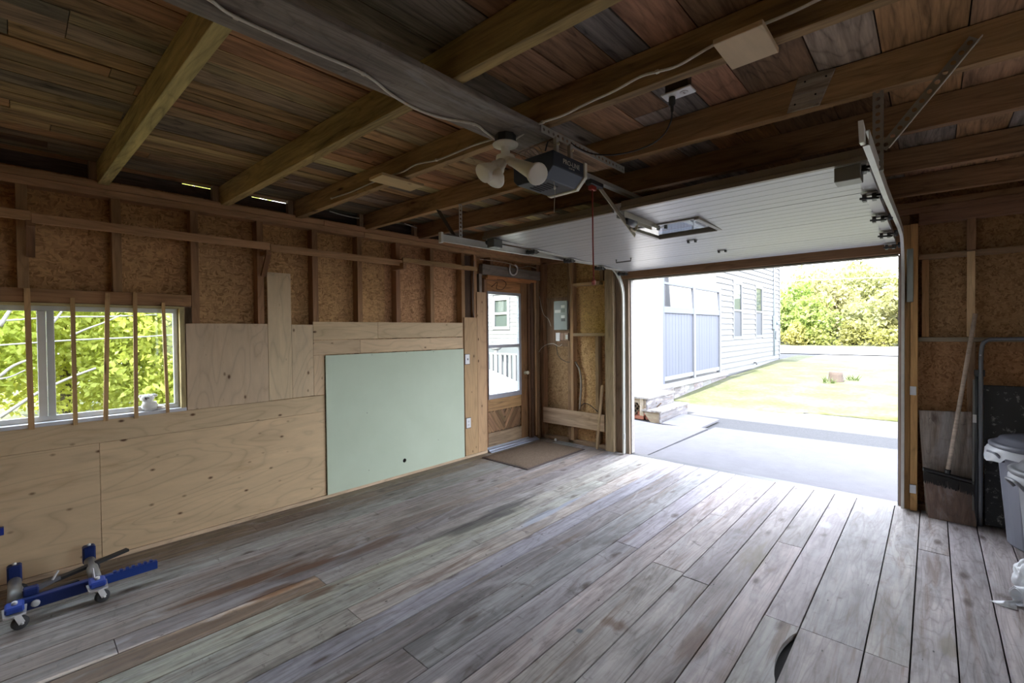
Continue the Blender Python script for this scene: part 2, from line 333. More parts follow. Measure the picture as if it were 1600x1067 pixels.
# ---- floor
floor = empty('floor', (2.6, 1.6, 0), kind='structure')
box('subfloor', -.11, XR + .1, YB - .1, 5.0, -.10, -.028, M['dark'], floor)
seams = [-.01, .14, .285, .44, .60, .757, .915, 1.07, 1.226, 1.387, 1.553, 1.70, 1.867, 2.019, 2.189, 2.39, 2.558, 2.712, 2.92, 3.08, 3.237, 3.395, 3.554, 3.811, 3.97, 4.128, 4.286, 4.445, 4.60, 4.76, 4.92, 5.07, 5.205]
joints = {1: [1.22], 3: [2.3], 5: [-.4, 3.4], 8: [1.227], 6: [3.1], 10: [3.9], 11: [1.193], 9: [2.9], 13: [3.3], 14: [1.217], 15: [2.86], 17: [2.759], 18: [2.721], 12: [-.2], 16: [.3], 20: [3.6], 22: [2.63], 23: [2.63], 24: [4.1], 27: [1.8], 29: [3.2], 19: [.9], 7: [.3], 4: [2.0]}
GREY = (.335, .295, .288)
ftint = {0: (0.264, 0.208, 0.160), 1: (0.272, 0.208, 0.160), 2: (0.296, 0.264, 0.248), 3: (0.320, 0.296, 0.288), 5: (0.264, 0.224, 0.208), 6: (0.256, 0.200, 0.176), 7: (0.248, 0.216, 0.208), 8: (0.336, 0.304, 0.272), 9: (0.376, 0.352, 0.312), 10: (0.368, 0.344, 0.304), 11: (0.360, 0.320, 0.288), 12: (0.304, 0.296, 0.320), 13: (0.264, 0.240, 0.240), 14: (0.272, 0.248, 0.248), 15: (0.288, 0.264, 0.272)}
bx = lambda i, y0, y1, col, dz=0.0: box('floor_board', seams[i] + .003, seams[i + 1] - .003, y0 + .0015, y1 - .0015, -.027 + dz, dz, M['floor'], floor, col, bevel=.0015, grain='y')
for i in range(len(seams) - 1):
    cuts = [YB] + joints.get(i, []) + [4.985]
    for a, c in zip(cuts, cuts[1:]):
        base = vary(ftint.get(i, GREY) if not (i == 8 and a < 1) else (.23, .16, .12), .14, .04); dz = random.uniform(-.0015, .0012)
        if i == 21 and a < 2.63:                     # the board with a crescent missing from its edge
            x0, x1 = seams[21] + .0025, seams[22] - .0025
            pts = [(x0, a), (x1, a)]; c0, c1 = 2.2, 2.66
            pts += [(x1 - .035 * math.sin(math.pi * t / 12) ** .8, 2.16 + .42 * t / 12) for t in range(0, 13)]
            pts += [(x1, 2.628), (x0, 2.628)]
            V = [(p[0], p[1], -.027) for p in pts] + [(p[0], p[1], 0) for p in pts]; n = len(pts)
            F = [tuple(range(n))[::-1], tuple(range(n, 2 * n))] + [(k, (k + 1) % n, n + (k + 1) % n, n + k) for k in range(n)]
            mesh_obj('floor_board', V, F, M['floor'], floor, base, rot=RY)
            bx(21, 2.63, 4.985, vary(GREY)); break
        bx(i, a, c, base, dz)
box('trim_1', 1.30, 3.90, 4.985, 5.10, -.10, -.004, M['metal'], None, (.06, .06, .065)).__setitem__('kind', 'structure')

# ---- left wall (plywood face at x = 0, studs behind it, strand board at the back)
wl = empty('wall_left', (0, 1.6, 0), kind='structure')
XB = -.112
def osb(y0, y1, z0, z1): box('sheathing_panel', XB - .012, XB, y0, y1, z0, z1, M['osb'], wl, vary((1.05, 1.0, .95), .06), grain='z')
for y0, y1 in ((YB, -1.3), (.842, 1.36), (1.36, 2.58), (2.58, 3.80)): osb(y0, y1, -.15, 2.55)
osb(-1.3, .842, -.15, .96); osb(-1.3, .842, 1.71, 2.55); osb(3.80, 3.918, -.15, 2.55); osb(3.918, 4.778, 2.155, 2.55); osb(4.778, 5.1, -.15, 2.55); osb(3.918, 4.778, -.15, .0); box('corner_stud', -.104, -.013, 4.915, 4.978, 0, 2.417, M['stud'], wl, (.24, .14, .075), .002)
for a, c in ((YB, 1.9), (1.9, 5.08)):
    box('top_plate', -.104, .002, a, c - .002, 2.468, 2.516, M['stud'], wl, vary((.40, .23, .12)), .003)
    box('top_plate', -.104, -.003, a + (.4 if a > YB else 0), c + (.4 if a == YB else 0) - .002, 2.417, 2.466, M['stud'], wl, vary((.44, .26, .135)), .003)
box('bottom_plate', -.104, -.013, YB, 3.9, 0, .045, M['stud'], wl, STUD)
for a, z0, z1 in ((-1.2, .05, .9), (.011 - .445, 1.79, 2.417), (.011, 1.79, 2.417), (.447, 1.79, 2.417), (.890, .045, 2.417), (.842, .96, 1.70), (1.342, .045, 2.417), (1.794, .045, 2.417), (2.226, .045, 2.417), (2.654, .045, 2.417), (3.089, .045, 2.417), (3.540, .045, 2.417), (3.735, 1.2, 2.417), (4.02, 2.325, 2.417)):
    box('stud', -.104, -.013, a, a + .05, z0, z1, M['stud'], wl, vary((.37, .215, .115), .12), .002)
box('jack_stud', -.104, -.02, 3.83, 3.875, 1.0, 2.2, M['stud'], wl, (.3, .25, .2))
box('window_header', -.10, 0.0, YB, .885, 1.705, 1.79, M['stud'], wl, (.40, .22, .11), .003)
box('window_jack_stud', -.10, -.013, .842, .888, .96, 1.704, M['stud'], wl, (.36, .24, .15))
box('door_header', -.06, .012, 3.86, 4.97, 2.195, 2.32, M['stud'], wl, (.23, .20, .165), .003)
PL = (.62, .46, .29)
def ply(y0, y1, z0, z1, g='y', col=PL, x1=0.0): return box('plywood_panel', -.012, x1, y0 + .001, y1 - .001, z0 + .001, z1 - .001, M['ply'], wl, vary(col, .05, .02), .001, grain=g)
ply(YB, .36, .03, .79); ply(.36, 1.883, .03, .79); ply(YB, 1.883, .79, .939)
ply(.846, 1.411, .939, 1.58, 'z', (.60, .44, .30)); ply(1.411, 1.60, .942, 2.008, 'z', (.68, .51, .34), .001); ply(1.60, 1.785, .942, 1.574, 'z', (.66, .50, .33))
ply(1.785, 2.43, 1.435, 1.60); ply(2.43, 3.54, 1.437, 1.60); ply(1.785, 2.237, 1.30, 1.434); ply(2.237, 3.54, 1.30, 1.432); ply(1.785, 1.883, .942, 1.299, 'z')
ply(3.562, 3.767, .03, 1.665, 'z', (.50, .33, .18)); ply(3.767, 3.92, .03, 1.975, 'z', (.52, .34, .19), .001)
box('baseboard_left', -.012, .006, YB, 3.93, 0, .028, M['stud'], None, (.62, .47, .32), grain='y').__setitem__('kind', 'structure')
box('bay_shade_board', -.10, -.06, 3.60, 3.73, .05, 2.4, M['stud'], wl, (.09, .055, .035))  # dark brown filler standing in for the shadow in this stud bay
# fascia beyond the plate with two slits that let daylight in
zs = 2.636
box('eave_board', -.16, -.125, YB, 5.1, 2.49, zs - .002, M['deck'], wl, (.10, .075, .06), grain='y')
for a, c in ((YB, .87), (1.10, 1.35), (1.78, 5.1)): box('eave_board', -.165, -.13, a, c, zs - .03, 2.643, M['deck'], wl, (.09, .07, .055), grain='y')

# ---- front wall: left of the garage opening, header, right of it
wf = empty('wall_front', (2.6, 4.98, 0), kind='structure')
def fosb(x0, x1, z0, z1, col=(.95, .93, .88)): box('sheathing_panel', x0, x1, 5.075, 5.087, z0, z1, M['osb'], wf, vary(col, .06), grain='z')
fosb(-.12, .54, -.15, 2.64, (.62, .60, .58)); fosb(.54, 1.30, -.15, 1.44, (.98, .98, .93)); fosb(.54, 1.30, 1.44, 2.64, (.95, .98, .85)); fosb(1.30, 3.87, 2.26, 2.64)
fosb(3.87, 4.56, 1.40, 2.64, (.62, .60, .56)); fosb(3.87, 4.56, -.15, 1.40, (.66, .60, .52)); fosb(4.56, 5.32, -.15, 2.64, (.62, .58, .54))
fs = lambda x0, x1, z0, z1, y0=4.985, y1=5.075, col=STUD, n='stud': box(n, x0, x1, y0, y1, z0, z1, M['stud'], wf, vary(col, .1), .002)
fs(-.012, .05, 0, 2.42, col=(.27, .15, .08)); fs(.50, .545, 0, 2.42, col=(.40, .25, .13)); fs(.455, .498, 0, 2.42, col=(.22, .13, .07))
fs(.885, .93, 0, 1.42, col=(.3, .2, .12)); fs(.95, 1.0, 2.12, 2.4, 5.0, 5.07, (.3, .2, .12)); fs(.545, .95, 2.075, 2.115, col=(.46, .33, .20), n='blocking'); fs(.545, 1.07, 1.42, 1.46, col=(.40, .28, .18), n='blocking')
fs(1.06, 1.175, 0, 2.24, 4.93, 5.06, (.40, .30, .19), 'post'); fs(1.18, 1.27, 0, 2.42, 4.99, 5.07, (.30, .23, .15)); fs(1.272, 1.352, -.02, 2.2, 4.99, 5.10, (.28, .21, .15), 'jamb')
fs(0.052, 1.03, .225, .435, 4.955, 4.985, (.46, .33, .22), 'wide_board'); fs(.0, 1.06, 0, .045, col=(.3, .2, .13), n='bottom_plate')
fs(-.0, XR, 2.42, 2.466, 4.985, 5.08, (.30, .18, .10), 'top_plate'); fs(0, XR, 2.468, 2.515, 4.985, 5.08, (.28, .17, .09), 'top_plate')
fs(1.28, 3.90, 2.11, 2.255, 4.955, 5.06, (.26, .15, .08), 'opening_header'); fs(1.28, 3.90, 2.258, 2.415, 4.99, 5.06, (.26, .15, .08), 'opening_header')
fs(1.355, 3.83, 2.095, 2.108, 4.99, 5.09, (.20, .17, .13), 'head_jamb')
fs(3.835, 3.905, -.02, 2.2, 4.99, 5.10, (.20, .17, .14), 'jamb'); fs(3.907, 3.952, 0, 2.33, 4.93, 5.05, (.52, .32, .13), 'post'); fs(3.86, 3.906, 0, 2.33, 4.945, 4.99, (.46, .28, .12), 'post')
fs(3.955, 5.2, 2.045, 2.085, 5.0, 5.07, (.30, .20, .12), 'blocking'); fs(3.955, 5.2, 1.378, 1.412, 5.0, 5.07, (.26, .21, .16), 'blocking'); fs(3.975, 4.018, 1.414, 2.043, 5.02, 5.07, (.46, .28, .13)); fs(4.235, 4.28, 1.42, 2.075, 4.985, 5.0, (.52, .37, .21)); fs(4.235, 4.285, 2.086, 2.42, 5.0, 5.07, (.30, .18, .10)); fs(4.24, 4.285, 0.045, 1.376, 5.0, 5.07, (.30, .2, .12)); fs(4.72, 4.765, 0.045, 2.42, 5.0, 5.07)
fs(3.955, XR, 0, .045, col=(.2, .13, .09), n='bottom_plate'); fs(3.955, XR, 2.33, 2.418, 4.99, 5.07, (.25, .15, .09), 'wide_board')
# ragged weatherstrip of the opening
for x in (1.352, 3.826): box('weatherstrip', x, x + .012, 5.03, 5.10, 0, 2.1, M['rubber'], wf, (.30, .28, .26))

# ---- right wall and back wall (beyond the frame; they close the room)
wr = empty('wall_right', (XR, 1.6, 0), kind='structure')
box('sheathing_panel', XR + .09, XR + .10, YB, 1.5, 0, 2.62, M['osb'], wr, OSBC, grain='z'); box('sheathing_panel', XR + .09, XR + .10, 2.4, 5.1, 0, 2.62, M['osb'], wr, OSBC, grain='z')
box('sheathing_panel', XR + .09, XR + .10, 1.503, 2.397, 0, .88, M['osb'], wr, OSBC, grain='y'); box('sheathing_panel', XR + .09, XR + .10, 1.503, 2.397, 2.12, 2.62, M['osb'], wr, OSBC, grain='y')
wn = empty('added_fill_window', (XR, 1.95, .88), kind='structure')  # added window, out of view, lets in daylight to fill the interior
for q in ((1.5, 2.4, .88, .93), (1.5, 2.4, 2.07, 2.12), (1.5, 1.55, .93, 2.07), (2.35, 2.4, .93, 2.07)): box('frame', XR - .0, XR + .09, q[0], q[1], q[2], q[3], M['paint'], wn, (.6, .6, .6))
for a, c in ((1.55, 2.35),): box('pane', XR + .04, XR + .045, a, c, .93, 2.07, M['glass'], wn)
for k in range(13): box('stud', XR, XR + .09, YB + .1 + k * .5, YB + .145 + k * .5, 0, .88 if 1.45 < YB + .1 + k * .5 < 2.4 else 2.42, M['stud'], wr, STUD)
box('top_plate', XR, XR + .09, YB, 5.08, 2.42, 2.515, M['stud'], wr, STUD)
wb = empty('wall_back', (2.6, YB, 0), kind='structure')
for x0, x1 in ((-.12, 1.1), (1.1, 2.32), (2.32, 3.54), (3.54, 5.3)):
    box('sheathing_panel', x0, x1 - .003, YB - .02, YB - .008, 0, 2.62, M['osb'], wb, OSBC, grain='z')

# ---- ceiling: rafters and roof boards
ce = empty('ceiling', (2.6, 1.6, 2.64), kind='structure')
ZR0, ZR1 = 2.495, 2.643
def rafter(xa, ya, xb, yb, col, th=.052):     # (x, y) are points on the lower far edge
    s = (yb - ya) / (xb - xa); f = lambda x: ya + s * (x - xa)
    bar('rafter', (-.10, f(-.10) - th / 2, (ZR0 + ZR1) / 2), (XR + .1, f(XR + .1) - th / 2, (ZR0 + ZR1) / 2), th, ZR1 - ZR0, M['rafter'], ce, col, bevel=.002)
RB = (.30, .165, .07)
rafter(.11, -1.40, 2.4, -1.35, RB); rafter(.11, -.80, 2.4, -.75, RB); rafter(.11, -.20, 2.4, -.15, RB)
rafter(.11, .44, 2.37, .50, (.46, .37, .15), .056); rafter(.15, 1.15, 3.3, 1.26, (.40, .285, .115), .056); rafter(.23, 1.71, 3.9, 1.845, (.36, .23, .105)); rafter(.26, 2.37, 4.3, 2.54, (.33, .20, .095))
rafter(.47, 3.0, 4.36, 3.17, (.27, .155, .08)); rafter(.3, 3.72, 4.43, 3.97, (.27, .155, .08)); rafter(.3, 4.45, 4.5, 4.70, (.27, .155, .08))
for y in (.38, 1.08, 1.64, 2.30, 2.93): box('rafter_block', -.075, -.02, y - .04, y, 2.517, 2.64, M['stud'], ce, (.40, .28, .18))
dx = [-.16, -.05, .06, .17, .27, .40, .51, .63, .74, .85, .97, 1.10, 1.22, 1.34, 1.44, 1.57, 1.70, 1.80, 1.93, 2.06, 2.19, 2.39, 2.58, 2.84, 3.04, 3.19, 3.38, 3.66, 3.88, 4.14, 4.36, 4.58, 4.80, 5.02, 5.32]
DC = [(0.280, 0.178, 0.088), (0.336, 0.178, 0.077), (0.294, 0.191, 0.094), (0.168, 0.152, 0.099), (0.364, 0.203, 0.094), (0.392, 0.279, 0.154), (0.238, 0.184, 0.138), (0.210, 0.121, 0.061), (0.308, 0.159, 0.077), (0.448, 0.330, 0.154), (0.252, 0.178, 0.110), (0.182, 0.140, 0.099)]
DC2 = [(0.312, 0.168, 0.079), (0.360, 0.213, 0.105), (0.276, 0.224, 0.189), (0.288, 0.157, 0.095), (0.324, 0.263, 0.210), (0.240, 0.146, 0.084), (0.204, 0.190, 0.163), (0.336, 0.190, 0.116)]
for i in range(len(dx) - 1):
    a = YB - .1 + random.choice((0, .4, .8)) - .8
    while a < 5.1:
        L = random.choice((1.25, 1.95, 2.6)) if dx[i] < 2.5 else random.choice((1.3, 1.9))
        c = min(a + L, 5.2); y0 = max(a, YB - .1)
        pal = DC if dx[i] < 2.3 else DC2; col = random.choice(pal)
        if c - y0 > .05: box('roof_board', dx[i] + .002, dx[i + 1] - .003, y0 + .001, c - .002, ZR1 + .001 + random.uniform(0, .006), ZR1 + .026, M['deck'], ce, vary(col, .2, .05), grain='y')
        a = c
box('roof_underlay', -.25, 5.4, YB - .2, 5.35, ZR1 + .028, ZR1 + .05, M['dark'], ce)

# ---- window_1 in the left wall
w1 = empty('window_1', (0, -.2, .94), kind='structure')
ALU = (.50, .51, .50)
box('sill', -.11, .004, -1.3, .842, .938, .962, M['paint'], w1, (.62, .62, .66), .002)
box('jamb', -.11, 0.0, .812, .84, .962, 1.70, M['stud'], w1, (.50, .40, .20))
box('head_jamb', -.11, -.0, -1.3, .812, 1.688, 1.703, M['stud'], w1, (.50, .42, .22))
for q in ((-1.25, .81, .963, .995), (-1.25, .81, 1.655, 1.687), (.782, .81, .995, 1.655), (-1.25, -1.22, .995, 1.655), (.088, .128, .995, 1.655), (.130, .166, .995, 1.655)):
    box('frame', -.085 if q[0] != .088 else -.07, -.055 if q[0] != .088 else -.04, q[0], q[1], q[2], q[3], M['metal'], w1, ALU, .002)
box('pane', -.072, -.069, -1.22, .09, .995, 1.655, M['glass'], w1); box('pane', -.072, -.069, .166, .782, .995, 1.655, M['glass'], w1)
for (ya, za), (yb, zb), c in (((.05, 1.789), (.054, .942), .027), ((.248, 1.74), (.248, .939), .022), ((.417, 1.778), (.393, .942), .024), ((.559, 1.79), (.551, .936), .022), ((.714, 1.726), (.727, .952), .019), ((-.16, 1.78), (-.15, .94), .02), ((-.38, 1.78), (-.38, .94), .022)):
    bar('wooden_slat', (.009, yb, zb - .012), (.009, ya, za), .014, c, M['stud'], w1, vary((.50, .31, .15)), up=(0, 1, 0))

# ---- door_1 in the left wall
d1 = empty('door_1', (0, 4.4, 0), kind='structure')
DW = (.25, .13, .062); xs0, xs1 = -.085, -.045
db = lambda n, y0, y1, z0, z1, x0=xs0, x1=xs1, col=DW, m='paintwood', bev=.002: box(n, x0, x1, y0, y1, z0, z1, M[m], d1, vary(col, .08), bev)
db('door_stile', 3.94, 3.985, .03, 2.135); db('door_stile', 4.61, 4.74, .03, 2.135); db('door_rail', 3.985, 4.61, 2.0, 2.135, col=(.42, .20, .08)); db('door_rail', 3.985, 4.61, .49, .64, col=(.42, .24, .11)); db('door_rail', 3.985, 4.61, .03, .215, col=(.33, .22, .14))
db('door_panel', 3.985, 4.61, .215, .49, -.08, -.07, (.16, .10, .06))
for k in range(10):                         # boards of the lower panel, laid in a V
    for sgn in (-1, 1):
        cy = 4.30; t0 = .013 + k * .062
        ya, za = cy + sgn * t0, .22; yb, zb = cy + sgn * (t0 + .19), .485
        m = .312 if sgn < 0 else .31
        if abs(yb - cy) > m: u = (m - abs(ya - cy)) / abs(yb - ya) if abs(ya - cy) < m else 0; yb = ya + (yb - ya) * u; zb = za + (zb - za) * u
        if zb - za > .03: bar('diagonal_board', (-.066, ya, za), (-.066, yb, zb), .055, .012, M['paintwood'], d1, vary((.27, .16, .085), .35), up=(1, 0, 0))
for k in range(3):
    for sgn in (-1, 1):
        za = .25 + .075 * k; ya = 4.30 + sgn * .0; L = .265 - za + .22
        if L > .04: bar('diagonal_board', (-.064, ya, za), (-.064, ya + sgn * L * .7, za + L), .04, .010, M['paintwood'], d1, vary((.25, .15, .08), .35), up=(1, 0, 0))
WF = (.34, .34, .38)
for q in ((3.985, 4.61, .64, .70), (3.985, 4.61, 1.965, 2.0), (3.985, 4.0, .70, 1.965), (4.565, 4.61, .70, 1.965), (4.0, 4.565, 1.285, 1.325)):
    box('door_window_frame', -.075, -.035, *q, M['metal'], d1, WF, .003)
box('door_pane', -.060, -.056, 4.0, 4.565, 1.325, 1.965, M['glass'], d1); box('door_pane', -.053, -.049, 4.0, 4.565, .70, 1.285, M['glass'], d1)
lathe('door_knob', [(.026, 0), (.026, .006), (.011, .01), (.011, .028), (.022, .036), (.027, .048), (.022, .06), (.008, .064)], (-.045, 4.69, .93), (1, 0, 0), M['metal'], d1, 16, col=(.80, .74, .58))
box('door_jamb', -.10, -.02, 4.742, 4.775, .02, 2.15, M['paintwood'], d1, (.22, .12, .07)); box('door_jamb', -.10, -.005, 4.776, 4.835, .02, 2.19, M['paintwood'], d1, (.16, .095, .065), .003)
box('door_jamb', -.10, -.03, 3.922, 3.938, .02, 2.15, M['paintwood'], d1, (.25, .14, .08)); box('door_head_jamb', -.10, -.005, 3.925, 4.835, 2.137, 2.165, M['paintwood'], d1, (.40, .18, .07), .003)
box('door_trim', -.004, .014, 3.94, 4.90, 2.155, 2.192, M['paintwood'], d1, (.50, .22, .085), .003); box('door_trim', -.004, .012, 4.84, 4.875, .05, 2.155, M['paintwood'], d1, (.42, .26, .14), .003); box('door_trim', -.004, .016, 4.878, 4.91, .05, 2.19, M['stud'], d1, (.30, .19, .11), .003)
prism('door_threshold', [(-.10, 0), (.06, 0), (.06, .012), (.03, .018), (.022, .03), (-.02, .034), (-.03, .045), (-.10, .045)], 'y', 3.925, 4.86, M['galv'], d1, (.42, .47, .58))

# ================================================================== THINGS INSIDE
# ---- green drywall sheet on the left wall
t = empty('drywall_sheet', (0, 2.7, 0), 'pale green painted drywall sheet with one round hole, on the plywood wall', 'drywall')
def holed(name, y0, y1, z0, z1, cy, cz, r, x0, x1, mat, parent):
    bm = bmesh.new(); n = 20
    ring = [bm.verts.new((x1, cy + r * math.cos(2 * math.pi * k / n), cz + r * math.sin(2 * math.pi * k / n))) for k in range(n)]
    out = []
    for k in range(n):
        c, s = math.cos(2 * math.pi * k / n), math.sin(2 * math.pi * k / n)
        q = min(((y1 - cy) if c > 0 else (cy - y0)) / max(abs(c), 1e-6), ((z1 - cz) if s > 0 else (cz - z0)) / max(abs(s), 1e-6)); out.append(bm.verts.new((x1, cy + c * q, cz + s * q)))
    for k in range(n):
        j = (k + 1) % n; a, b_ = out[k].co, out[j].co
        if abs(a.y - b_.y) > 1e-5 and abs(a.z - b_.z) > 1e-5:
            cv = bm.verts.new((x1, a.y if a.y in (y0, y1) or min(abs(a.y - y0), abs(a.y - y1)) < 1e-5 else b_.y, a.z if min(abs(a.z - z0), abs(a.z - z1)) < 1e-5 else b_.z)); bm.faces.new((ring[k], out[k], cv, out[j], ring[j]))
        else: bm.faces.new((ring[k], out[k], out[j], ring[j]))
    g = bmesh.ops.extrude_face_region(bm, geom=bm.faces[:]); bmesh.ops.translate(bm, vec=(x0 - x1, 0, 0), verts=[v for v in g['geom'] if isinstance(v, bmesh.types.BMVert)])
    bmesh.ops.recalc_face_normals(bm, faces=bm.faces); bm.verts.index_update(); V = [v.co.copy() for v in bm.verts]; F = [tuple(v.index for v in f.verts) for f in bm.faces]; bm.free()
    return mesh_obj(name, V, F, mat, parent)
holed('sheet', 1.888, 3.535, .03, 1.295, 2.708, .167, .021, .001, .014, M['green'], t)
lathe('hole_lining', [(.021, 0), (.0208, .004)], (.0012, 2.708, .167), (1, 0, 0), M['dark'], t, 16)
for y, z in ((2.30, .16), (2.29, .72), (2.35, 1.28), (2.75, 1.285), (3.10, 1.28), (3.15, .30)): lathe('screw_head', [(.004, 0), (.004, .001)], (.014, y, z), (1, 0, 0), M['metal'], t, 8, col=(.15, .15, .14))

# ---- two wall sockets
for (y, z), sw, lab in (((3.603, 1.17), 1, 'white light switch plate on tan board right of the green drywall, upper of two'), ((3.611, .415), 0, 'white double outlet plate low on tan board right of the green drywall')):
    t = empty('light_switch' if sw else 'wall_outlet', (0, y, z), lab, 'switch' if sw else 'outlet')
    box('cover_plate', .001, .007, y - .034, y + .034, z - .057, z + .057, M['plastic'], t, (.80, .80, .82), .002); box('plate_shadow_gap', .0, .003, y - .039, y + .039, z - .063, z + .063, M['rubber'], t, (.05, .04, .04))
    if sw: box('toggle', .007, .018, y - .005, y + .005, z - .010, z + .012, M['plastic'], t, (.30, .30, .32), .001)
    else:
        for s in (-1, 1):
            so_ = lathe('socket', [(.017, 0), (.017, .002), (.015, .003)], (.007, y, z + s * .02), (1, 0, 0), M['plastic'], t, 14, col=(.72, .72, .74))
            for q in (-.006, .006): box('slot', .0098, .0105, y + q - .001, y + q + .001, z + s * .02 - .003, z + s * .02 + .006, M['dark'], so_)

# ---- ledge shelf along the left wall
t = empty('wall_shelf', (.05, 1.5, 2.2), 'long narrow brown ledge shelf on brackets near the top of the left wall', 'shelf')
SH = (.40, .23, .115)
for a, c, z in ((YB, .07, 2.225), (.075, 1.39, 2.212), (1.395, 2.63, 2.205), (2.64, 3.66, 2.235)):
    box('shelf_board', -.012, .135 if c < 2.7 else .13, a, c, z - .018, z, M['stud'], t, vary(SH, .06), .002, grain='y'); box('front_lip', .115, .137, a, c, z - .045 if c < 2.7 else z - .035, z + .012, M['stud'], t, vary((.44, .26, .13), .06), .002, grain='y')
for y, z in ((.07, 2.205), (1.385, 2.19)):
    br = box('bracket_arm', -.01, .13, y - .02, y + .02, z - .06, z - .022, M['stud'], t, (.30, .16, .08), .002)
    bar('brace', (.12, y, z - .05), (-.005, y, z - .22), .038, .022, M['stud'], t, (.22, .11, .055), up=(1, 0, .4))
box('bracket_arm', -.01, .20, 2.60, 2.64, 2.125, 2.185, M['stud'], t, (.34, .20, .11), .002)

# ---- long grey plank under the rafters
t = empty('ceiling_plank', (2.53, 0, 2.47), 'long grey weathered plank nailed across under the rafters, leading to the bulb fixture', 'board')
box('plank', 2.40, 2.655, YB + .05, 1.845, 2.464, 2.492, M['floor'], t, (.27, .235, .20), .003, grain='y')
box('plank', 2.50, 2.66, 1.86, 2.42, 2.466, 2.492, M['deck'], t, (.42, .27, .17), .002, grain='y')

# ---- light fixture: ceiling plate, stem and three lamps
FXC = Vector((2.49, 1.65, 2.462)); CR = (.88, .86, .76)
t = empty('ceiling_light', FXC, 'cream plastic ceiling lampholder with three angled bulbs at the end of the grey plank', 'light')
lathe('junction_box', [(.052, 0), (.052, -.038), (.045, -.040)], FXC, (0, 0, 1), M['metal'], t, 8, col=(.05, .05, .045), smooth=False)
lathe('canopy', [(.058, 0), (.064, .004), (.062, .010), (.03, .016), (.022, .022), (.022, .052), (.030, .058), (.046, .062), (.048, .078), (.030, .083)], FXC + Vector((0, 0, -.040)), (0, 0, -1), M['plastic'], t, 24, col=CR)
hub = FXC + Vector((0, 0, -.112))
def lamp_head(tip):
    d = (tip - hub).normalized(); L = (tip - hub).length; s = hub + d * .02
    h = lathe('lamp_socket', [(.012, 0), (.018, .006), (.019, .05), (.023, .055), (.023, .068)], s, d, M['plastic'], t, 16, col=CR)
    lathe('bulb', [(.019, .06), (.021, .07), (.036, L - .045), (.046, L - .022), (.048, L - .010), (.046, L - .003), (.042, L), (.010, L + .001)], s - d * 0, d, M['plastic'], h, 20, col=(.90, .87, .76))
lamp_head(FY(758, 269, 1.53)); lamp_head(FY(774, 279, 1.58)); lamp_head(FY(838, 271, 1.53))

# ---- cables stapled to plank and rafters
def cable(name, pts, r, mat, col, label, cat, staples=(), k=6, group=None):
    t = empty(name, pts[0], label, cat, group); tube('cord', smooth_path(pts, k), r, mat, t, 6, col)
    for p in staples: box('staple', p[0] - .008, p[0] + .008, p[1] - .008, p[1] + .008, p[2] - .006, p[2] + .006, M['plastic'], t, (.70, .66, .54), .002)
    return t
WH = (.80, .76, .66)
zc_ = 2.457
cable('cable', [FZ(*q, zc_) for q in ((300, -14), (330, 1), (369, 27), (480, 77), (568, 115), (612, 148), (650, 170), (690, 184), (741, 194), (757, 205), (774, 217))], .0055, M['cloth'], WH, 'white electrical cable stapled along the underside of the grey plank', 'cable', [FZ(*q, zc_ + .004) for q in ((369, 27), (568, 115), (741, 194))])
yc = 1.784
def onC(q): # near face of rafter C
    return FY(q[0], q[1], 1.66 + (1.845 - 1.71) / (3.9 - .23) * (max(.2, min(5, (q[0] - 480) / 920 * 3.6 + .2)) - .23) + .00)
cable('cable', [onC(q) for q in ((803, 219), (824, 205), (848, 191), (880, 180), (920, 160), (960, 142), (1000, 120), (1027, 112), (1060, 102), (1112, 72), (1150, 55), (1200, 35), (1240, 18), (1290, -6))], .0055, M['cloth'], WH, 'white cable along the side of the rafter from the bulb fixture to the top right', 'cable', [onC(q) for q in ((848, 191), (1027, 112))])
cable('cable', [onC(q) for q in ((775, 216), (740, 227), (706, 241), (682, 250), (650, 257), (630, 268), (605, 276), (580, 286), (548, 300), (518, 310))], .0055, M['cloth'], (.50, .46, .36), 'white cable along the rafter left of the bulb fixture, behind the nailed scrap block', 'cable', [onC(q) for q in ((682, 250), (518, 310))])
cable('cable', [FX(*q, -.03) for q in ((515, 330), (535, 336), (560, 341), (585, 341.5), (612, 341))], .005, M['cloth'], (.60, .58, .52), 'white cable loop resting above the top plate, left pair', 'cable')
cable('cable', [FX(*q, -.06) for q in ((528, 326), (550, 330), (575, 338), (600, 341))], .005, M['cloth'], (.60, .58, .52), 'short white cable joining the loop above the top plate', 'cable')
cable('cable', [FX(*q, -.02) for q in ((632, 349), (655, 357), (675, 359), (700, 359))], .005, M['cloth'], (.60, .58, .52), 'white cable above the top plate, lower one beside the track end', 'cable')
cable('cable', [FX(*q, -.05) for q in ((642, 347), (665, 350), (690, 354), (712, 357))], .005, M['cloth'], (.60, .58, .52), 'white cable above the top plate, upper one beside the track end', 'cable')
cable('cable', [FX(*q, .012) for q in ((741, 408), (740, 425), (739, 450), (739, 480), (741, 496))], .004, M['cloth'], (.30, .28, .27), 'thin grey cable hanging in the stud bay left of the door', 'cable')
cable('cable', [FX(*q, .02) for q in ((750, 405), (775, 408), (796, 412), (812, 418), (826, 416), (838, 419))], .004, M['cloth'], (.55, .48, .36), 'thin white wire running above the side door header', 'wire')
cable('cable', [FX(*q, .03) for q in ((768, 448), (777, 441), (776, 451), (785, 452), (791, 444), (786, 438), (777, 437))], .0045, M['cloth'], (.10, .05, .03), 'dark curly wire hook hanging over the side door top rail', 'wire')
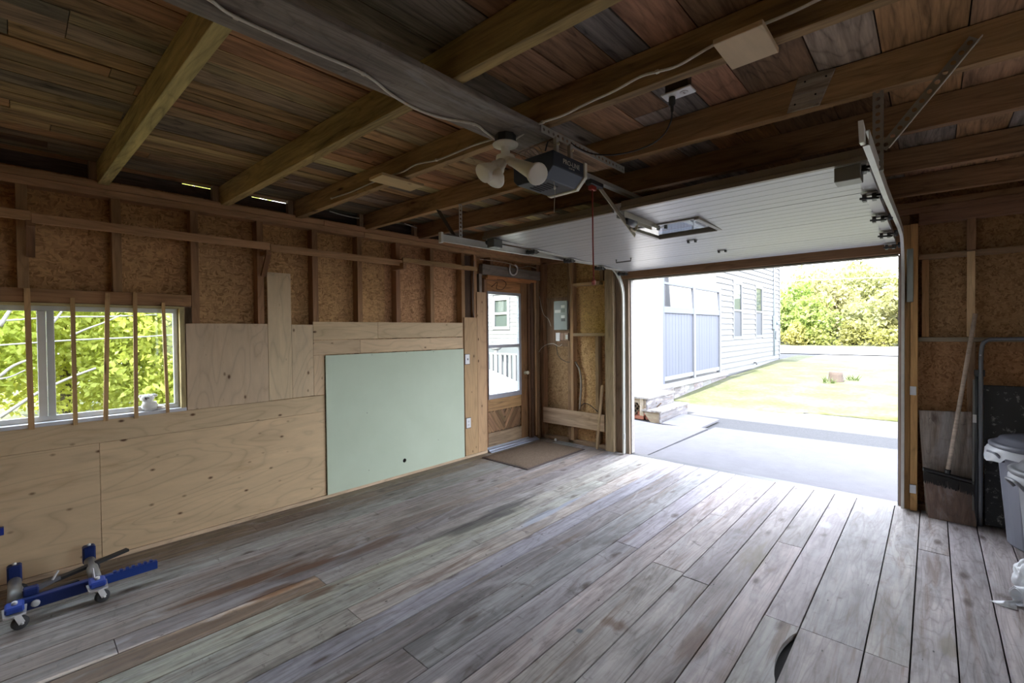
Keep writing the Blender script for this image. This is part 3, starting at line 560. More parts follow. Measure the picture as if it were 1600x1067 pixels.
# ---- horseshoe-shaped loop on the header
t = empty('horseshoe', (.02, 4.42, 2.27), 'pale metal horseshoe hung on the header above the side door', 'horseshoe')
tube('shoe', smooth_path([FX(*q, .03) for q in ((797, 414), (796, 422), (798, 428), (803, 429.5), (807, 426), (808, 418), (805, 414))], 5), .012, M['metal'], t, 8, (.66, .64, .60))

# ---- scrap blocks nailed to rafters
t = empty('scrap_board', FZ(620, 286, 2.48), 'small yellow wooden board nailed under the rafter left of the bulb fixture', 'board')
box('board', 1.39, 1.545, 1.545, 1.86, 2.468, 2.487, M['ply'], t, (.56, .40, .20), .002, grain='y')
t = empty('scrap_board', FZ(1165, 70, 2.48), 'pale square plywood piece nailed under the rafter, top right', 'board')
box('board', 3.485, 3.64, 1.63, 1.835, 2.468, 2.487, M['ply'], t, (.60, .45, .28), .002)
t = empty('gusset_board', (3.64, 2.45, 2.58), 'slanted grey plywood scrap with nail holes on the side of a rafter, top right', 'board')
V2 = [(3.535, 2.50), (3.585, 2.655), (3.725, 2.64), (3.665, 2.497)]
prism('board', V2, 'y', 2.455, 2.470, M['floor'], t, (.42, .36, .28), .002)
for x, z in ((3.57, 2.53), (3.61, 2.62), (3.65, 2.55), (3.69, 2.615)): lathe('nail_hole', [(.004, 0), (.004, .002)], (x, 2.454, z), (0, 1, 0), M['dark'], t, 8)

# ---- ceiling outlet, plug and black cord of the opener
t = empty('ceiling_outlet', FZ(1060, 142, 2.49), 'white outlet plate on the ceiling boards with a black plug in it', 'outlet')
box('cover_plate', 3.19, 3.315, 1.868, 1.935, 2.485, 2.493, M['plastic'], t, (.78, .77, .76), .002)
box('outlet_box', 3.205, 3.30, 1.88, 1.922, 2.493, 2.64, M['metal'], t, (.07, .05, .04))
for x in (3.228, 3.278):
    so_ = lathe('socket', [(.016, 0), (.016, .002), (.014, .003)], (x, 1.90, 2.485), (0, 0, -1), M['plastic'], t, 14, col=(.66, .65, .64))
    for q in (-.005, .005): box('slot', x - .004, x + .004, 1.90 + q - .001, 1.90 + q + .001, 2.481, 2.4822, M['dark'], so_)
t = empty('opener_cable', (3.225, 1.90, 2.47), 'black cord sagging from the ceiling outlet to the door opener', 'cord')
lathe('plug', [(.012, 0), (.014, .006), (.014, .03), (.007, .036), (.006, .06), (.003, .064)], (3.226, 1.90, 2.482), (0, 0, -1), M['rubber'], t, 10, col=(.02, .02, .02))
tube('cord', smooth_path([(3.226, 1.90, 2.425)] + [FY(*q, y) for q, y in (((1048, 190), 1.90), ((1038, 209), 1.92), ((1020, 224), 1.94), ((990, 236), 1.96), ((955, 242), 1.98), ((925, 240), 1.98), ((900, 229), 1.97), ((880, 214), 1.96), ((862, 213), 1.9), ((856, 222), 1.86), ((852, 236), 1.84))], 6), .0035, M['rubber'], t, 6, (.04, .04, .04))

# ---- garage door opener
OX0, OX1, OY0, OY1, OZ0, OZ1 = 2.44, 2.70, 1.76, 2.02, 2.245, 2.368
t = empty('door_opener', (2.57, 1.9, 2.3), 'dark blue-grey garage door opener motor box with white lettering, hung from the rafters', 'door opener')
ch = .052
prism('housing', [(OX0, OZ1), (OX1, OZ1), (OX1, OZ0 + ch), (OX1 - ch, OZ0), (OX0 + ch * .5, OZ0), (OX0, OZ0 + ch * .5)], 'y', OY0, OY1, M['plastic'], t, (.040, .050, .068), .004)
prism('end_plate', [(OX0 - .004, OZ1 + .005), (OX1 + .006, OZ1 + .005), (OX1 + .006, OZ0 + ch - .002), (OX1 - ch + .002, OZ0 - .006), (OX0 + ch * .5, OZ0 - .006), (OX0 - .004, OZ0 + ch * .5)], 'y', OY1 + .001, OY1 + .026, M['plastic'], t, (.80, .77, .62), .002)
for s, z, sz, lab in (('PRO-LINE', 2.322, .034, 0), ('1/3 HP 700', 2.307, .011, 0)):
    fc = bpy.data.curves.new('lettering', 'FONT'); fc.body = s; fc.size = sz; fc.extrude = .0004; fo = bpy.data.objects.new('lettering', fc); fc.materials.append(M['plastic']); fo.color = (.75, .75, .68, 1)
    fc.align_x = 'CENTER'
    COL.objects.link(fo); me = bpy.data.meshes.new_from_object(fo, depsgraph=bpy.context.evaluated_depsgraph_get()); COL.objects.unlink(fo); bpy.data.objects.remove(fo)
    fo = bpy.data.objects.new('lettering', me); fo.color = (.75, .75, .68, 1)
    link(fo, t, Matrix.Translation((OX1 + .0012, 1.91, z)) @ Matrix.Rotation(math.pi / 2, 4, 'Z') @ Matrix.Rotation(math.pi / 2, 4, 'X'))
for k in range(6): box('vent_slot', OX0 + .05 + k * .022, OX0 + .06 + k * .022, OY0 + .07, OY0 + .16, OZ0 - .0015, OZ0 + .0005, M['dark'], t)
for y in (1.83, 1.95):
    box('hanger_strap', 2.655, 2.675, y - .01, y + .01, OZ1, 2.455, M['galv'], t, (.55, .55, .50)); lathe('bolt', [(.007, 0), (.007, .008)], (2.676, y, 2.42), (1, 0, 0), M['galv'], t, 6, col=(.8, .75, .5))
for k in range(4): tube('loose_wire', smooth_path([(2.47 + k * .02, 1.79 + .01 * k, 2.37), (2.45 + .035 * k, 1.76, 2.395 + .01 * (k % 2)), (2.50 + .03 * k, 1.78, 2.42), (2.55 + .02 * k, 1.80, 2.375)], 4), .0018, M['rubber'], t, 5, (.25, .2, .16))
tube('pull_string', smooth_path([(2.64, 1.84, 2.25), (2.645, 1.845, 2.20), (2.64, 1.845, 2.14), (2.642, 1.84, 2.09)], 4), .0014, M['cloth'], t, 5, (.6, .58, .5))
lathe('string_bead', [(.002, 0), (.006, .006), (.006, .014), (.001, .02)], (2.643, 1.845, 2.205), (0, 0, 1), M['plastic'], t, 8, col=(.8, .8, .78))
# perforated angle: L section with holes, built as plates with punched slots
def perforated(name, a, b, w, side, up, parent, col, step=.038, th=.0025, hole=.009):
    """strip from a to b, width w along side; real holes along its middle"""
    a, b = Vector(a), Vector(b); d = b - a; L = d.length; d.normalize(); s = Vector(side).normalized(); u = d.cross(s).normalized()
    n = max(2, int(L / step)); st = L / n; V = []; F = []
    def add(p): V.append(p); return len(V) - 1
    m = 4
    for i in range(n):
        o = a + d * (i * st); c = o + d * (st / 2) + s * (w / 2)
        out = [o, o + d * st / 2, o + d * st, o + d * st + s * w / 2, o + d * st + s * w, o + d * st / 2 + s * w, o + s * w, o + s * w / 2]
        inn = [c + (d * math.cos(q) + s * math.sin(q)) * hole / 1 for q in [math.radians(x) for x in (225, 270, 315, 0, 45, 90, 135, 180)]]
        io = [add(p) for p in out]; ii = [add(p) for p in inn]; io2 = [add(p + u * th) for p in out]; ii2 = [add(p + u * th) for p in inn]
        for k in range(8):
            j = (k + 1) % 8; F += [(io[k], io[j], ii[j], ii[k]), (io2[j], io2[k], ii2[k], ii2[j]), (ii[k], ii[j], ii2[j], ii2[k])]
            if k in (0, 1, 4, 5) or (i == 0 and k in (6, 7)) or (i == n - 1 and k in (2, 3)): F.append((io[j], io[k], io2[k], io2[j]))
    return mesh_obj(name, V, F, M['galv'], parent, col)
GV = (.52, .53, .49)
t = empty('perforated_angle', (2.65, 2.1, 2.45), 'galvanised perforated angle iron above the opener, spanning two rafters', 'bracket')
perforated('flange', (2.625, 1.72, 2.487), (2.625, 2.52, 2.487), .036, (1, 0, 0), 0, t, GV); perforated('flange', (2.662, 1.72, 2.487), (2.662, 2.52, 2.487), .038, (0, 0, -1), 0, t, GV)

# ---- rail, trolley, arm and rope
t = empty('opener_rail', (2.57, 3.2, 2.38), 'long grey steel rail running from the opener box to the door header', 'rail')
prism('rail', [(2.552, 2.375), (2.588, 2.375), (2.588, 2.38), (2.573, 2.382), (2.573, 2.408), (2.567, 2.408), (2.567, 2.382), (2.552, 2.38)], 'y', OY1 + .028, 4.94, M['galv'], t, (.50, .50, .46))
box('header_bracket', 2.54, 2.60, 4.92, 4.955, 2.34, 2.43, M['galv'], t, GV)
t2 = box('trolley', 2.55, 2.59, 2.26, 2.40, 2.345, 2.374, M['metal'], t, (.05, .05, .05), .004)
box('release_catch', 2.556, 2.584, 2.28, 2.33, 2.318, 2.344, M['plastic'], t2, (.30, .03, .02), .003)
bar('door_arm', (2.57, 2.385, 2.352), (2.57, 2.825, 2.130), .005, .028, M['galv'], t, (.55, .52, .40), up=(0, 0, 1))
tube('curved_arm', smooth_path([(2.578, 2.745, 2.165), (2.578, 2.80, 2.155), (2.578, 2.835, 2.185), (2.578, 2.83, 2.24)], 5), .009, M['galv'], t, 6, (.55, .50, .36))
t = empty('release_rope', (2.57, 2.31, 2.3), 'red pull rope with a red handle hanging from the opener trolley', 'rope')
tube('rope', smooth_path([(2.57, 2.305, 2.325), (2.571, 2.305, 2.15), (2.569, 2.31, 1.95), (2.57, 2.312, 1.81)], 5), .0042, M['cloth'], t, 6, (.26, .035, .03))
lathe('handle', [(.004, 0), (.012, .003), (.013, .028), (.006, .032), (.004, .05)], (2.57, 2.312, 1.765), (0, 0, 1), M['plastic'], t, 10, col=(.33, .08, .06))

# ---- overhead garage door, open under the rafters
t = empty('garage_door', (2.59, 3.7, 2.2), 'white ribbed steel overhead garage door, open and lying flat below the ceiling', 'garage door')
DY0, DYL = 2.60, .565
zd = lambda y: 2.258 - (y - 2.6) * .036
DX0, DX1 = 1.365, 3.82
WX0, WX1, WY0, WY1 = 2.42, 2.885, 3.08, 3.50
DWH = (.50, .50, .505)
def ribbed(y0, y1, x0, x1, col):
    prof = []; n = max(1, round((y1 - y0) / .094)); st = (y1 - y0) / n
    for i in range(n):
        a = y0 + i * st
        prof += [(a + .0010, zd(a) + .006), (a + .0026, zd(a)), (a + st - .0026, zd(a + st)), (a + st - .0010, zd(a + st) + .006)]
    poly = prof + [(y1, zd(y1) + .042), (y0, zd(y0) + .042)]
    return prism('panel', poly, 'x', x0, x1, M['door'], t, col)
for k in range(4):
    a = DY0 + k * DYL; c = a + DYL - .005
    if c < WY0 or a > WY1: ribbed(a, c, DX0, DX1, vary(DWH, .03, .004))
    else:
        ribbed(a, c, DX0, WX0, DWH); ribbed(a, c, WX1, DX1, DWH)
        if a < WY0 - .02: ribbed(a, WY0, WX0, WX1, DWH)
        if c > WY1 + .02: ribbed(WY1, c, WX0, WX1, DWH)
wf_ = box('window_frame', WX0 - .02, WX0 + .012, WY0 - .02, WY1 + .02, zd(3.3) - .010, zd(3.3) + .05, M['metal'], t, (.26, .24, .21), .002)
box('window_frame', WX1 - .012, WX1 + .02, WY0 - .02, WY1 + .02, zd(3.3) - .010, zd(3.3) + .05, M['metal'], t, (.26, .24, .21), .002)
for y in (WY0, WY1): box('window_frame', WX0 + .013, WX1 - .013, y - .016, y + .012, zd(y) - .010, zd(y) + .05, M['metal'], t, (.26, .24, .21), .002)
box('window_pane', WX0 + .01, WX1 - .01, WY0 + .01, WY1 - .01, zd(3.3) + .002, zd(3.3) + .006, M['doorglass'], t)
for xa, xb in ((DX0 - .01, 2.545), (2.60, DX1 + .01)): prism('bottom_seal', [(DY0 - .030, 2.243), (DY0 - .002, 2.243), (DY0 - .002, 2.305), (DY0 - .012, 2.305), (DY0 - .014, 2.27), (DY0 - .030, 2.262)], 'x', xa, xb, M['metal'], t, (.24, .20, .15))
for x0, x1 in ((DX0 - .002, DX0 + .055), (DX1 - .055, DX1 + .002)):
    for k in range(4):
        a = DY0 + k * DYL + .004; c = a + DYL - .012
        box('end_stile', x0, x1, a, c, zd(a) - .012, zd(c) + .0, M['metal'], t, (.60, .59, .55), .001)
for x in (1.40, 3.785):
    sgn = -1 if x < 2 else 1
    for k in range(5):
        y = min(max(DY0 + k * DYL, DY0 + .05), DY0 + 4 * DYL - .06)
        h = box('hinge', x - .035, x + .035, y - .035, y + .035, zd(y) - .016, zd(y) - .012, M['galv'], t, (.45, .43, .38), .001)
        box('hinge_knuckle', x - .03, x - .012, y - .020, y + .020, zd(y) - .05, zd(y) - .012, M['metal'], h, (.07, .065, .06)); box('hinge_knuckle', x + .012, x + .03, y - .020, y + .020, zd(y) - .05, zd(y) - .012, M['metal'], h, (.07, .065, .06))
        bar('hinge_pin', (x - .04, y - .028, zd(y) - .038), (x + .04, y - .028, zd(y) - .046), .011, .011, M['metal'], h, (.06, .06, .06)); bar('hinge_pin', (x - .04, y + .026, zd(y) - .03), (x + .04, y + .026, zd(y) - .035), .011, .011, M['metal'], h, (.06, .06, .06))
        lathe('roller', [(.006, 0), (.006, .018), (.021, .02), (.023, .03), (.021, .04), (.005, .042)], (x + sgn * .03, y, zd(y) - .024), (sgn, 0, 0), M['rubber'], t, 14, col=(.06, .06, .06))
box('corner_bracket', 3.70, 3.80, DY0 - .0, DY0 + .10, 2.175, 2.243, M['metal'], t, (.22, .21, .18), .003); box('corner_bracket', 1.38, 1.46, DY0, DY0 + .10, 2.175, 2.243, M['metal'], t, (.10, .10, .09), .003)
for x, y in ((2.605, DY0 + 2 * DYL - .01), (2.66, DY0 + DYL * 3 - .02), (2.605, DY0 + DYL)):
    h = box('centre_hinge', x - .035, x + .035, y - .03, y + .03, zd(y) - .004, zd(y) - .001, M['metal'], t, (.13, .12, .11), .001)
    for q in (-.028, .028): box('hinge_knuckle', x + q - .006, x + q + .006, y - .014, y + .014, zd(y) - .02, zd(y) - .004, M['metal'], h, (.07, .07, .07))
yh = 4.10
tube('lift_handle', [(1.70, yh, zd(yh)), (1.70, yh, zd(yh) - .03), (1.86, yh, zd(yh) - .03), (1.86, yh, zd(yh))], .007, M['metal'], t, 6, (.12, .11, .10))
perforated('operator_bracket', (2.56, DY0 + .01, zd(2.6) - .004), (2.56, DY0 + .50, zd(3.1) - .004), .045, (1, 0, 0), 0, t, (.62, .60, .52), .03, .003, .006)
for s in (2.555, 2.607): box('bracket_flange', s, s + .003, DY0 + .01, DY0 + .50, zd(2.9) - .035, zd(2.9) - .001, M['galv'], t, (.50, .48, .40))
lathe('lock_spring', [(.024, 0), (.024, .09)], (2.585, 2.70, 2.205), (0, 1, 0), M['metal'], t, 10, col=(.16, .17, .20))

# ---- door tracks
def track(name, x, s, label, yA, zA):
    t = empty(name, (x, 3.5, 2.2), label, 'door track')
    pth = [Vector((x, yA, zA)), Vector((x, 3.0, zA + .005)), Vector((x, 4.30, 2.235))]
    R = .36; cy_, cz_ = 4.565, 2.235 - R
    for k in range(1, 10):
        a = math.pi / 2 * k / 9; pth.append(Vector((x, cy_ + R * math.sin(a) * .98, cz_ + R * math.cos(a))))
    pth.append(Vector((x, cy_ + R * .98, 0.01)))
    prof = [(.0, -.028), (.0, .028), (-.012 * s, .028), (-.012 * s, .0245), (-.003 * s, .0245), (-.003 * s, -.0245), (-.020 * s, -.0245), (-.020 * s, -.028)]
    V = []; F = []; n = len(prof)
    for i, p in enumerate(pth):
        tg = (pth[min(i + 1, len(pth) - 1)] - pth[max(i - 1, 0)]).normalized(); nm = Vector((0, -tg.z, tg.y))
        for a, h in prof: V.append(p + Vector((a + .01 * s, 0, 0)) + nm * h)
    for i in range(len(pth) - 1):
        for k in range(n): F.append((i * n + k, i * n + (k + 1) % n, (i + 1) * n + (k + 1) % n, (i + 1) * n + k))
    F += [tuple(range(n))[::-1], tuple(range((len(pth) - 1) * n, len(pth) * n))]
    mesh_obj('track', V, F, M['galv'], t, (.62, .62, .58)); return t
tl = track('door_track', 1.325, -1, 'left steel door track, curving down beside the electrical panel corner', 2.18, 2.205)
box('end_plate', 1.31, 1.345, 2.16, 2.182, 2.165, 2.245, M['galv'], tl, (.7, .7, .66), .002)
perforated('hanger', (1.33, 2.35, 2.235), (1.33, 2.35, 2.49), .032, (0, 1, 0), 0, tl, GV, .03); bar('brace', (1.325, 2.30, 2.24), (1.10, 2.33, 2.48), .004, .04, M['metal'], tl, (.07, .065, .06), up=(0, 1, 0))
tr = track('door_track', 3.862, 1, 'right steel door track, curving down beside the pine post', 2.09, 2.182)
perforated('hanger', (3.885, 2.485, 2.16), (3.885, 2.485, 2.575), .035, (-1, 0, 0), 0, tr, (.30, .27, .23), .03); perforated('hanger', (3.886, 2.485, 2.16), (3.886, 2.485, 2.575), .02, (0, 1, 0), 0, tr, (.30, .27, .23), .03)
perforated('brace', (3.87, 2.48, 2.26), (4.14, 2.47, 2.60), .034, (.7, 0, -.6), 0, tr, (.30, .28, .24), .034); bar('brace_edge', (3.905, 2.474, 2.245), (4.175, 2.464, 2.585), .003, .014, M['galv'], tr, (.66, .65, .60), up=(0, 1, 0))
prism('end_cap', [(2.02, 2.225), (2.10, 2.215), (2.11, 2.165), (2.06, 2.16)], 'x', 3.845, 3.86, M['galv'], tr, (.8, .78, .72))
box('wall_angle', 3.885, 3.925, 4.91, 4.93, 1.70, 2.13, M['galv'], tr, (.34, .38, .35), .002)
for z in (.18, .98): box('track_bracket', 3.905, 3.945, 4.915, 4.929, z - .035, z + .035, M['galv'], tr, (.66, .68, .70), .002)
box('track_bracket', 1.29, 1.325, 4.93, 4.95, .18, .25, M['galv'], tl, (.5, .5, .5), .002)

# ---- door mat
t = empty('door_mat', (.48, 4.25, 0), 'flat brown coir mat with dark edging in front of the side door', 'mat')
box('pile', .155, .815, 3.725, 4.775, .002, .012, M['matt'], t); 
for q in ((.13, .155, 3.70, 4.80), (.815, .84, 3.70, 4.80), (.155, .815, 3.70, 3.725), (.155, .815, 4.775, 4.80)): box('edging', q[0], q[1], q[2], q[3], .001, .009, M['rubber'], t, (.06, .04, .035))

# ---- electrical panel and small boxes in the corner
t = empty('electrical_panel', (.37, 4.97, 1.5), 'grey electrical breaker panel with two open knockouts in the far corner', 'electrical panel')
G = (.20, .22, .21)
box('backing_board', .06, .50, 5.045, 5.073, 1.28, 1.95, M['stud'], t, (.24, .15, .09))
box('cabinet', .265, .475, 4.955, 5.044, 1.51, 1.89, M['plastic'], t, G, .004); box('cover', .26, .48, 4.945, 4.954, 1.505, 1.895, M['plastic'], t, (.22, .245, .23), .003)
for z0, z1, c in ((1.80, 1.835, (.62, .62, .6)), (1.74, 1.785, (.12, .14, .12)), (1.66, 1.70, (.7, .7, .68)), (1.62, 1.66, (.03, .03, .03))): box('breaker_window', .385, .445, 4.941, 4.945, z0, z1, M['plastic'], t, c, .001)
box('label_sticker', .28, .375, 4.943, 4.945, 1.735, 1.775, M['plastic'], t, (.55, .55, .53))
t = empty('junction_box', (.38, 4.99, 1.36), 'small white box and brown twin boxes just below the breaker panel', 'box')
box('white_cover', .268, .335, 4.975, 5.0, 1.355, 1.468, M['plastic'], t, (.66, .64, .62), .002); box('socket_box', .345, .405, 4.97, 5.04, 1.365, 1.465, M['metal'], t, (.16, .09, .06), .002); box('socket_box', .41, .48, 4.97, 5.04, 1.365, 1.465, M['metal'], t, (.20, .12, .08), .002); box('grey_socket', .44, .475, 4.962, 4.97, 1.38, 1.44, M['plastic'], t, (.5, .5, .48), .001)
box('mounting_board', .27, .50, 5.002, 5.044, 1.33, 1.49, M['stud'], t, (.25, .15, .09))
cable('cable', [FY(*q, 4.94) for q in ((843, 463), (846, 480), (850, 492), (857, 499), (861, 510))], .003, M['cloth'], (.6, .56, .48), 'pale loose wire dangling left of the breaker panel', 'wire')
cable('cable', [FY(*q, 4.94) for q in ((842, 550), (847, 543), (855, 538), (865, 537), (873, 541), (878, 538))], .003, M['cloth'], (.6, .56, .48), 'pale loose wire looping under the small white box', 'wire')
cable('cable', [FY(*q, 4.96) for q in ((869, 538), (871, 552), (876, 560), (884, 565), (890, 566))], .004, M['rubber'], (.03, .03, .03), 'black cable curving down below the junction boxes', 'cable')
cable('cable', [FY(*q, 4.97) for q in ((889, 410), (890, 430), (893, 450), (891, 470), (888, 490))], .003, M['cloth'], (.45, .36, .26), 'thin tan cable running down the stud to the breaker panel', 'cable')
t = empty('floor_stick', (1.0, 4.9, 0), 'thin pale stick leaning upright against the post in the far corner', 'stick')
a, c = FY(933, 703, 4.90), FY(941, 602, 4.925); a.z = .012; bar('stick', a, c, .024, .024, M['stud'], t, (.50, .36, .22), up=(1, 0, 0))
t = empty('grey_pipe', (.75, 5.0, .43), 'short curved grey pipe standing behind the low horizontal board', 'pipe')
tube('pipe', smooth_path([FY(*q, 5.03) for q in ((899, 565), (906, 580), (908, 600), (907, 620), (906, 640))], 5), .013, M['plastic'], t, 10, (.30, .26, .22))
cable('cable', [FY(*q, 4.945) for q in ((908, 634), (914, 630), (922, 633), (928, 638), (934, 643))], .005, M['rubber'], (.03, .03, .03), 'black hose end drooping over the low horizontal board', 'hose')
t = empty('small_ball', (.22, 4.9, 0), 'small white ball on the floor by the far corner', 'ball')
bp_ = FZ(868, 687, .02); lathe('ball', [(.001, -.02), (.011, -.0167), (.018, -.009), (.02, 0), (.018, .009), (.011, .0167), (.001, .02)], bp_, (0, 0, 1), M['plastic'], t, 14, col=(.75, .73, .70))

# ---- plush owl-like toy on the window sill
t = empty('plush_toy', (-.03, .625, .963), 'small fluffy white plush toy with a grey face sitting on the window sill', 'toy')
def fuzz(name, c, r, col, par, amp=.16, n=14, seed=0):
    rnd = random.Random(seed); V = []; F = []; m = 10
    for i in range(m + 1):
        th = math.pi * i / m
        for k in range(n):
            ph = 2 * math.pi * k / n; q = 1 + rnd.uniform(-amp, amp)
            V.append(Vector(c) + Vector((r[0] * math.sin(th) * math.cos(ph) * q, r[1] * math.sin(th) * math.sin(ph) * q, r[2] * math.cos(th) * q)))
    for i in range(m):
        for k in range(n): F.append((i * n + k, i * n + (k + 1) % n, (i + 1) * n + (k + 1) % n, (i + 1) * n + k))
    return mesh_obj(name, V, F, M['cloth'], par, col, smooth=True)
fuzz('body', (-.03, .632, 1.000), (.036, .045, .040), (.80, .79, .76), t, seed=1); h_ = fuzz('head', (-.022, .618, 1.052), (.034, .040, .028), (.82, .81, .78), t, seed=2)
fuzz('face', (-.002, .612, 1.052), (.018, .018, .016), (.20, .19, .18), h_, seed=3); fuzz('ear', (-.03, .585, 1.068), (.012, .016, .012), (.75, .74, .72), h_, seed=4); fuzz('ear', (-.03, .655, 1.068), (.012, .022, .012), (.75, .74, .72), h_, seed=5)
fuzz('tail', (-.035, .690, .978), (.018, .03, .014), (.76, .75, .72), t, seed=6)
for y in (.603, .620): fuzz('eye', (.012, y, 1.056), (.005, .005, .005), (.02, .02, .02), h_, .05, 8, 7)

# ---- wheel dolly by the left wall
BLUE = (.012, .028, .14); t = empty('wheel_dolly', (.4, .2, 0), 'blue steel wheel dolly with rollers and casters against the plywood wall', 'wheel dolly')
box('main_rail', .50, .545, -.04, .30, .055, .115, M['metal'], t, BLUE, .004); box('ratchet_rail', .508, .538, .30, .565, .062, .110, M['metal'], t, (.015, .05, .26), .002)
for k in range(7): box('ratchet_tooth', .512, .534, .36 + k * .028, .374 + k * .028, .111, .120, M['metal'], t, (.015, .05, .26))
for i, y in enumerate((-.03, .285)):
    tube('roller', [(.485, y, .10), (.20, y, .10)], .028, M['galv'], t, 14, (.25, .25, .24))
    box('end_bracket', .13, .19, y - .03, y + .03, .08, .185, M['metal'], t, BLUE, .008)
    box('fork_bracket', .548, .64, y - .035, y + .035, .098, .13, M['metal'], t, (.03, .07, .36), .008)
    prism('caster_plate', [(.54, y - .045), (.65, y - .04), (.665, y), (.65, y + .04), (.54, y + .045)], 'z', .088, .096, M['galv'], t, (.55, .55, .55))
    for x in (.16, .605):
        z = 0.033
        cw = lathe('caster', [(.010, -.014), (.028, -.014), (.033, -.009), (.033, .009), (.028, .014), (.010, .014)], (x, y + .018, z), (.9, .35, 0), M['rubber'], t, 18, col=(.035, .035, .038))
        lathe('axle', [(.007, -.024), (.007, .024)], (x, y + .018, z), (.9, .35, 0), M['galv'], cw, 8, col=(.6, .6, .6))
        for q in (-1, 1):
            o_ = Vector((x, y + .018, z)) + Vector((.9, .35, 0)).normalized() * (.019 * q); bar('caster_fork', o_, (o_.x, o_.y - .02, .088), .003, .026, M['galv'], cw, (.5, .5, .5), up=(.35, -.9, 0))
    lathe('bolt', [(.012, 0), (.012, .012), (.006, .016)], (.595, y, .130), (0, 0, 1), M['galv'], t, 6, col=(.7, .7, .7)); lathe('bolt', [(.01, 0), (.01, .010)], (.16, y, .185), (0, 0, 1), M['galv'], t, 6, col=(.7, .7, .7))
bar('foot_pedal', (.36, .12, .105), (.25, .46, .125), .035, .016, M['metal'], t, (.03, .03, .032)); bar('link_arm', (.47, .02, .12), (.36, .14, .115), .03, .018, M['metal'], t, (.10, .10, .11)); bar('link_arm', (.46, .05, .09), (.40, .22, .08), .02, .01, M['metal'], t, (.04, .04, .045))
box('link_bracket', .45, .50, .0, .06, .08, .15, M['metal'], t, BLUE, .006); bar('pawl_handle', (.40, .115, .125), (.385, .14, .165), .008, .008, M['galv'], t, (.6, .6, .6)); bar('pawl_handle', (.56, .275, .13), (.555, .27, .185), .007, .007, M['galv'], t, (.7, .7, .7))
lathe('pivot_bolt', [(.018, 0), (.018, .01), (.01, .014)], (.546, .045, .085), (1, 0, 0), M['galv'], t, 10, col=(.6, .6, .6))
t = empty('blue_bar', (.03, -.1, .3), 'short blue steel bar end at the left edge above the dolly', 'bar')
a = FX(6, 829, .03); box('bar', .012, .045, a.y - .30, a.y, a.z - .022, a.z + .022, M['metal'], t, (.02, .04, .30), .002); box('end_hook', .001, .03, a.y - .3, a.y - .27, a.z - .4, a.z + .02, M['metal'], t, (.02, .04, .30), .002)

# ---- right corner: leaning boards, broom, folded table, cans, bags
t = empty('leaning_board', (4.1, 4.9, 0), 'grey stained plywood offcut leaning behind the broom in the right corner', 'board')
def slab(name, P, n, th, mat, par, col, bev=.0015):
    n = Vector(n).normalized(); V = [Vector(p) for p in P] + [Vector(p) + n * th for p in P]; k = len(P)
    F = [tuple(range(k))[::-1], tuple(range(k, 2 * k))] + [(i, (i + 1) % k, k + (i + 1) % k, k + i) for i in range(k)]
    return mesh_obj(name, V, F, mat, par, col, rot=RZ, bevel=bev)
slab('board', [(4.005, 4.90, .0), (4.275, 4.90, .0), (4.262, 4.955, .84), (3.958, 4.955, .82)], (0, 1, .08), .010, M['floor'], t, (.30, .255, .22))
t = empty('leaning_board', (4.15, 4.84, 0), 'low brown plywood offcut leaning in front, beneath the broom head', 'board')
slab('board', [(4.02, 4.825, .0), (4.285, 4.825, .0), (4.278, 4.86, .335), (3.992, 4.86, .345)], (0, 1, .1), .012, M['floor'], t, (.22, .15, .12))
t = empty('push_broom', (4.13, 4.85, .34), 'black push broom with a pale wooden handle leaning in the right corner', 'broom')
bar('broom_head', (3.985, 4.855, .372), (4.275, 4.855, .328), .05, .022, M['metal'], t, (.035, .035, .035), bevel=.004)
V = []; F = []
for k in range(60):
    x = 3.992 + .276 * k / 59; z = .358 - .044 * k / 59
    for j in range(3):
        y = 4.822 + .009 * j; L = .075 + random.uniform(-.012, .012); b0 = len(V); dxx = random.uniform(-.008, .008)
        V += [(x - .002, y, z), (x + .002, y, z), (x + dxx + .002, y - .004, z - L), (x + dxx - .002, y - .004, z - L), (x, y + .003, z), (x + dxx, y - .001, z - L)]
        F += [(b0, b0 + 1, b0 + 2, b0 + 3), (b0 + 1, b0 + 4, b0 + 5, b0 + 2), (b0 + 4, b0, b0 + 3, b0 + 5)]
mesh_obj('bristles', V, F, M['rubber'], t, (.03, .028, .026))['kind'] = 'stuff'
hb, ht = FY(1481, 736, 4.85), FY(1524, 490, 4.965)
tube('broom_handle', [hb, hb.lerp(ht, .5), ht], .0135, M['stud'], t, 10, (.52, .43, .35)); tube('handle_socket', [hb - (ht - hb).normalized() * .02, hb + (ht - hb).normalized() * .012], .018, M['metal'], t, 10, (.05, .05, .05))
t = empty('folded_table', (4.4, 4.8, 0), 'dark folded table with bent steel tube legs and a scratched top, leaning on the wall', 'table')
sl_ = slab('tabletop', [(4.33, 4.86, .02), (5.08, 4.86, .02), (5.08, 4.97, 1.06), (4.325, 4.97, 1.05)], (0, 1, .1), .012, M['scratch'], t, None, .003)
for z0, z1 in ((.40, .415), (.60, .64)): slab('cross_strip', [(4.34, 4.86 + .11 * z0 / 1.05 - .012, z0), (5.07, 4.86 + .11 * z0 / 1.05 - .012, z0), (5.07, 4.86 + .11 * z1 / 1.05 - .012, z1), (4.34, 4.86 + .11 * z1 / 1.05 - .012, z1)], (0, 1, .1), .01, M['metal'], t, (.06, .06, .06))
